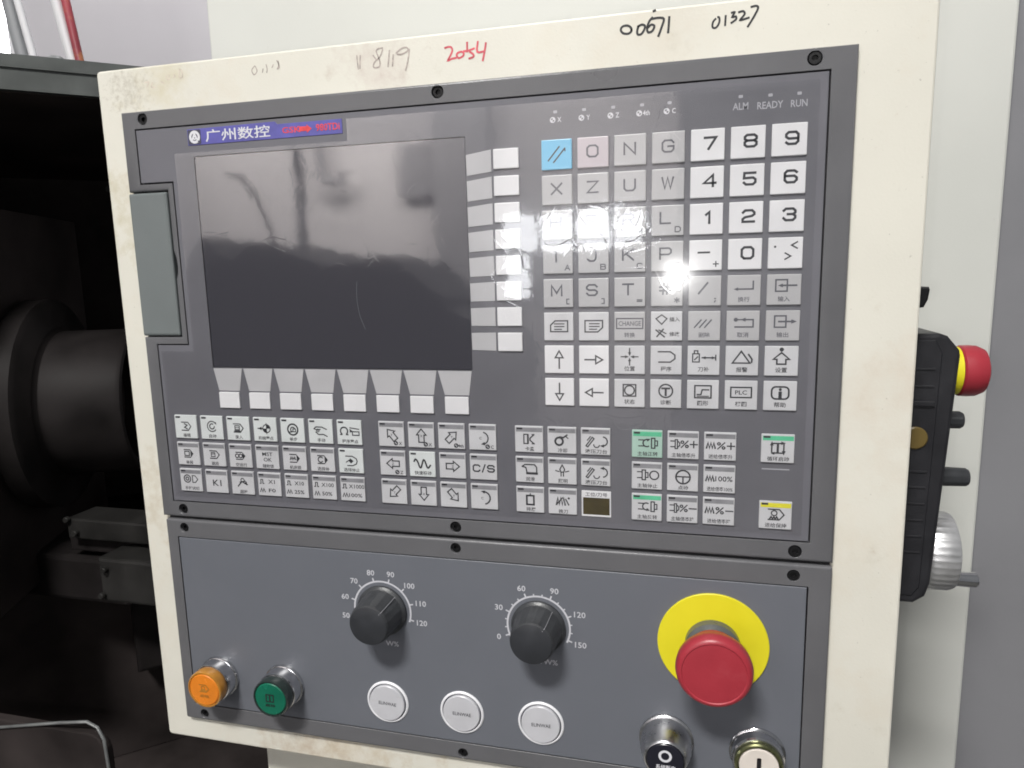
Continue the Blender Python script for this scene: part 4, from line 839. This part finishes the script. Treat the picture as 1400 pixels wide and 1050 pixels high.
def knob(cx, cy, ang, labels, a0, a1, minors, sign, lab):
    n = 60
    prof = [(16.6, 0.4), (16.6, 2.0), (15.6, 3.0), (14.9, 3.4), (14.4, 5.0), (13.4, 18.2), (12.6, 20.4), (11.6, 20.9), (0, 20.9)]
    fl_ = lambda i, k: (-0.55 if (i % 3 == 1) else 0) if 4 <= k <= 5 else 0
    kb = put('override_knob', *revolve(prof, n, flute=fl_), 'knob_grip', lo, (cx, cy, 0), smooth=True); kb['label'] = lab
    cap_ = put('knob_face', *revolve([(0, 20.5), (12.2, 20.5), (12.2, 21.0), (11.8, 21.2), (0, 21.2)], 48), 'knob_black', kb, (cx, cy, 0), smooth=True)
    c, q = math.cos(ang), math.sin(ang)
    pth = [(11.0, 21.25), (12.9, 20.6), (13.75, 18.4), (14.75, 5.0), (15.4, 3.6)]
    V = []; F = []
    for r, d in pth:
        for s in (-.2, .2): V.append((c * r - q * s, q * r + c * s, d + .12))
    for i in range(len(pth) - 1): F.append((2 * i, 2 * i + 1, 2 * i + 3, 2 * i + 2))
    flat('pointer_line', V, F, 'strip_grey', kb, (cx, cy, 0))
    L = Legend(0.05); L.circ(0, 0, 19.2, .85, a1 - 4, a0 + 4, 48)
    N = len(labels) - 1
    for i, t in enumerate(labels):
        a = math.radians(a0 + (a1 - a0) * i / N); L.line([(19.4 * math.cos(a), 19.4 * math.sin(a)), (21.6 * math.cos(a), 21.6 * math.sin(a))], .7)
        L.text(t, 26.6 * math.cos(a) * (1.0 if len(t) < 3 else 1.03), 25.4 * math.sin(a), 3.7, xs=1.05)
        if i < N:
            for k in range(1, minors + 1):
                b = math.radians(a0 + (a1 - a0) * (i + k / (minors + 1)) / N); L.line([(19.4 * math.cos(b), 19.4 * math.sin(b)), (20.6 * math.cos(b), 20.6 * math.sin(b))], .6)
    L.text(sign, 5.6, -22.3, 3.4, xs=1.1)
    L.build('dial_scale', 'print_scale', lo, (cx, cy, 0))
knob(157.0, 314.0, math.radians(47), ['50', '60', '70', '80', '90', '100', '110', '120'], 194, -14, 0, 'W%', 'black fluted spindle override knob in a 50 to 120 scale')
knob(258.4, 314.4, math.radians(52), ['0', '30', '60', '90', '120', '150'], 201, -21, 2, 'VW%', 'black fluted feed override knob in a 0 to 150 scale')

for cx, cy, turn in ((157.3, 377.6, -2.5), (207.9, 377.9, -0.5), (258.9, 378.1, 1.5)):
    b = put('round_button', *revolve([(0, 0), (14.4, 0), (14.4, 0.5), (13.7, 1.1), (13.2, 1.1), (12.9, 0.8), (12.9, 0.25), (0, 0.25)], 56), 'button_rim', lo, (cx, cy, 0), smooth=True)
    put('button_face', *revolve([(0, 0.3), (12.1, 0.3), (12.1, 1.8), (11.7, 2.2), (0, 2.3)], 48), 'button_white', b, (cx, cy, 0), smooth=True)
    put('button_groove', *revolve([(11.9, 0.32), (12.88, 0.32)], 48), 'ink_grey', b, (cx, cy, 0))
    L = Legend(2.35); L.text('ELINWAE', 0.5, 0, 2.3, width=12.0, rot=math.radians(turn)); L.build('button_lettering', 'ink', b, (cx, cy, 0))

ES = (359.1, 314.2)
es = put('emergency_stop_button', *revolve([(12, 1.4), (15.2, 1.4), (15.2, 6.5), (14.2, 8.0), (13.4, 9.0), (13.4, 13), (12, 13)], 48), 'grey_collar', lo, (*ES, 0), smooth=True)
es['label'] = 'emergency stop with red mushroom cap on a yellow disc'
put('yellow_disc', *revolve([(0, 0), (30.5, 0), (30.5, 0.9), (30.2, 1.15), (0, 1.15)], 64), 'yellow_disc', es, (*ES, 0), smooth=True)
put('mushroom_cap', *revolve([(12.0, 10.6), (14.4, 11.2), (15.0, 15.5), (17.4, 19.0), (19.7, 23.0), (20.1, 26.5), (19.7, 29.2), (18.8, 30.8), (17.6, 31.5), (16.9, 31.55), (16.4, 31.2), (15.7, 31.3), (8, 31.8), (0, 32.0)], 64), 'red_cap', es, (*ES, 0), smooth=True)

def lens(cx, cy, m, side, nm, art):
    b = put('illuminated_button', *revolve([(0, 0), (14.6, 0), (14.6, 1.6), (14.2, 2.2), (13.7, 2.4), (13.7, 9.4), (13.1, 10.4), (11.9, 10.6), (11.5, 8.0), (0, 8)], 56), 'chrome', lo, (cx, cy, 0), smooth=True); b['label'] = nm
    put('lens_ring', *revolve([(0, 8.4), (11.2, 8.4), (12.9, 10.9), (13.0, 12.0), (13.0, 16.2), (12.5, 17.3), (11.6, 17.4), (11.3, 16.5), (0, 16.5)], 56), side, b, (cx, cy, 0), smooth=True)
    put('lens', *revolve([(0, 16.2), (11.2, 16.2), (11.2, 17.0), (10.6, 17.5), (0, 17.7)], 48), m, b, (cx, cy, 0), smooth=True)
    art.build('lens_symbol', 'amber_side' if 'orange' in m else 'dark_side', b, (cx, cy, 0))
L = Legend(17.9); tagshape(L, .4, 1.6, 7, 5).circ(-.4, 1.9, 1.3, .5); wave(L, -2.2, .2, 3, 1.3, 1.0, .5); L.text('进给', .2, -3.8, 2.2, width=7); lens(32.0, 375.3, 'orange_lens', 'amber_side', 'orange round push button in a chrome ring', L)
L = Legend(17.9); L.line([(-2.6, -1.4), (-2.6, 3.4), (2.6, 3.4), (2.6, -1.4)], .6, True).line([(0, 2.6), (0, -.6)], .8).text('启动', 0, -4, 2.2, width=7); lens(82.0, 375.2, 'green_lens', 'dark_side', 'dark green round push button in a chrome ring', L)

BX, BY = 334.2, 377.0
b = put('stop_push_button', *revolve([(0, 0), (15.6, 0), (15.6, 1.4), (15.0, 2.0), (14.5, 2.2), (14.5, 10.0), (13.9, 12.0), (12.2, 17.5), (11.4, 19.0), (10.8, 19.4), (10.5, 17), (0, 17)], 56), 'satin_metal', lo, (BX, BY, 0), smooth=True); b['label'] = 'silver push button with black cap and white ring mark'
put('button_cap', *revolve([(0, 16.5), (10.3, 16.5), (10.3, 19.6), (9.9, 20.0), (0, 20.2)], 48), 'black_cap', b, (BX, BY, 0), smooth=True)
L = Legend(20.3); L.circ(0, 3.2, 3.0, 1.1).text('系统断电', 0.4, -3.6, 3.0, width=11); L.build('cap_lettering', 'print_white', b, (BX, BY, 0))
KX, KY = 384.9, 377.8
b = put('key_switch', *revolve([(0, 0), (15.4, 0), (15.4, 1.2), (14.8, 1.8), (14.3, 2.0), (14.3, 7.6), (13.6, 8.6), (12.6, 8.8), (12.6, 6), (0, 6)], 56), 'chrome', lo, (KX, KY, 0), smooth=True); b['label'] = 'key switch with cream face and olive brass ring'
put('brass_ring', *revolve([(0, 6), (13.0, 6), (13.0, 11.4), (12.3, 12.3), (11.2, 12.4), (11.0, 11), (0, 11)], 48), 'old_brass', b, (KX, KY, 0), smooth=True)
put('switch_face', *prism(circle(0, 0, 10.6, 40), [rrect(-1.2, -5.4, 1.2, 5.4, .8, 3)], 10.8, 12.8, 0.5, 0.1, seg=2), 'key_face', b, (KX, KY, 0))
put('key_slot', *prism(rrect(-1.6, -5.9, 1.6, 5.9), (), 10.7, 11.2), 'black_gap', b, (KX, KY, 0))

# ------------------------------------------------------------------ hand pendant on the right side of the box
PZ = 36.0
pn = empty('hand_pendant', (469, 296, 72), 'black hand pendant with red stop button and silver handwheel hung on the box', 'hand pendant')
prof = [(455.5, 141.5), (474.5, 141.5), (478.5, 143.0), (484.6, 150.5), (485.2, 153.5), (478.6, 284), (476.5, 292), (470.5, 296.5), (455.5, 296.5)]
v, f = prism(flip(prof), (), -78, 0, 2.2, seg=3); put('body', v, f, 'pendant_black', pn, (0, 0, PZ))
v, f = prism(flip([(457, 145.0), (472.5, 145.0), (476, 152.0), (472.8, 286), (469, 291.5), (457, 291.5)]), (), 0.02, 0.9, 0.5); put('side_cheek', v, f, 'pendant_black', pn, (0, 0, PZ))
for i, y in enumerate((160.5, 170.0, 218.0, 227.0, 236.5, 246.0, 255.5, 265.0)):
    v, f = bbox_bevel(457, 473.2 - (y - 145) * .012, -y - .8, -y + .4, 0.9, 1.5, .25); put('rib', v, f, 'pendant_black', pn, (0, 0, PZ))
v, f = bbox_bevel(457, 473.6, -181.0, -178.2, 0.9, 2.6, .4); put('rib', v, f, 'pendant_black', pn, (0, 0, PZ))
v, f = revolve([(0, 0.9), (6.3, 0.9), (6.3, 1.8), (5.6, 2.3), (0, 2.4)], 28); put('enable_button', *shift((v, f), 465.2, -199, 0), 'amber_dot', pn, (0, 0, PZ), smooth=True)
def xrev(name, pr, y, z, m, n=36, parent=None, flute=None, x0=0):
    v, f = revolve(pr, n, 'x', flute=flute); v = [(a + x0, b - y, c) for a, b, c in v]
    return put(name, v, f, m, parent or pn, (0, 0, z), smooth=True)
s = xrev('stop_base', [(0, 0), (14.2, 0), (14.0, 12.2), (11, 12.5), (0, 12.5)], 166.5, 72, 'yellow_disc', x0=483.0)
xrev('stop_cap', [(0, 12.3), (13.8, 12.5), (14.8, 13.4), (15.0, 17), (14.7, 21.5), (12.8, 25.4), (8.8, 27.2), (0, 27.6)], 166.5, 72, 'red_cap', parent=s, x0=483.0)
xrev('axis_knob', [(0, 0), (5.2, 0), (5.2, 17), (4.2, 18.5), (0, 18.6)], 195.8, 72, 'knob_grip', 24, flute=lambda i, k: -.5 if i % 3 == 0 and k in (1, 2) else 0, x0=482)
xrev('axis_knob', [(0, 0), (6.2, 0), (5.4, 24), (4.6, 25.2), (0, 25.4)], 230.5, 72, 'knob_grip', 24, flute=lambda i, k: -.5 if i % 3 == 0 and k in (1, 2) else 0, x0=480.5)
hw = xrev('handwheel', [(0, 0), (19.5, 0), (22.0, 3.0), (23.6, 7.5), (23.6, 17), (22.6, 19.4), (20, 20.4), (0, 20.6)], 277, 72, 'dial_metal', 108, flute=lambda i, k: -0.7 if (i % 3 == 0 and k in (3, 4)) else 0, x0=479)
xrev('crank_handle', [(0, 19), (4.3, 19), (4.6, 33.6), (3.9, 34.6), (0, 34.8)], 293.0, 68, 'chrome', 24, parent=hw, x0=479)
v, f = tube([(462, -296, 0), (461, -320, 0), (458, -380, -14), (452, -470, -30), (440, -560, -40)], 4.0); put('cable', v, f, 'pendant_black', pn, (0, 0, 80), smooth=True)
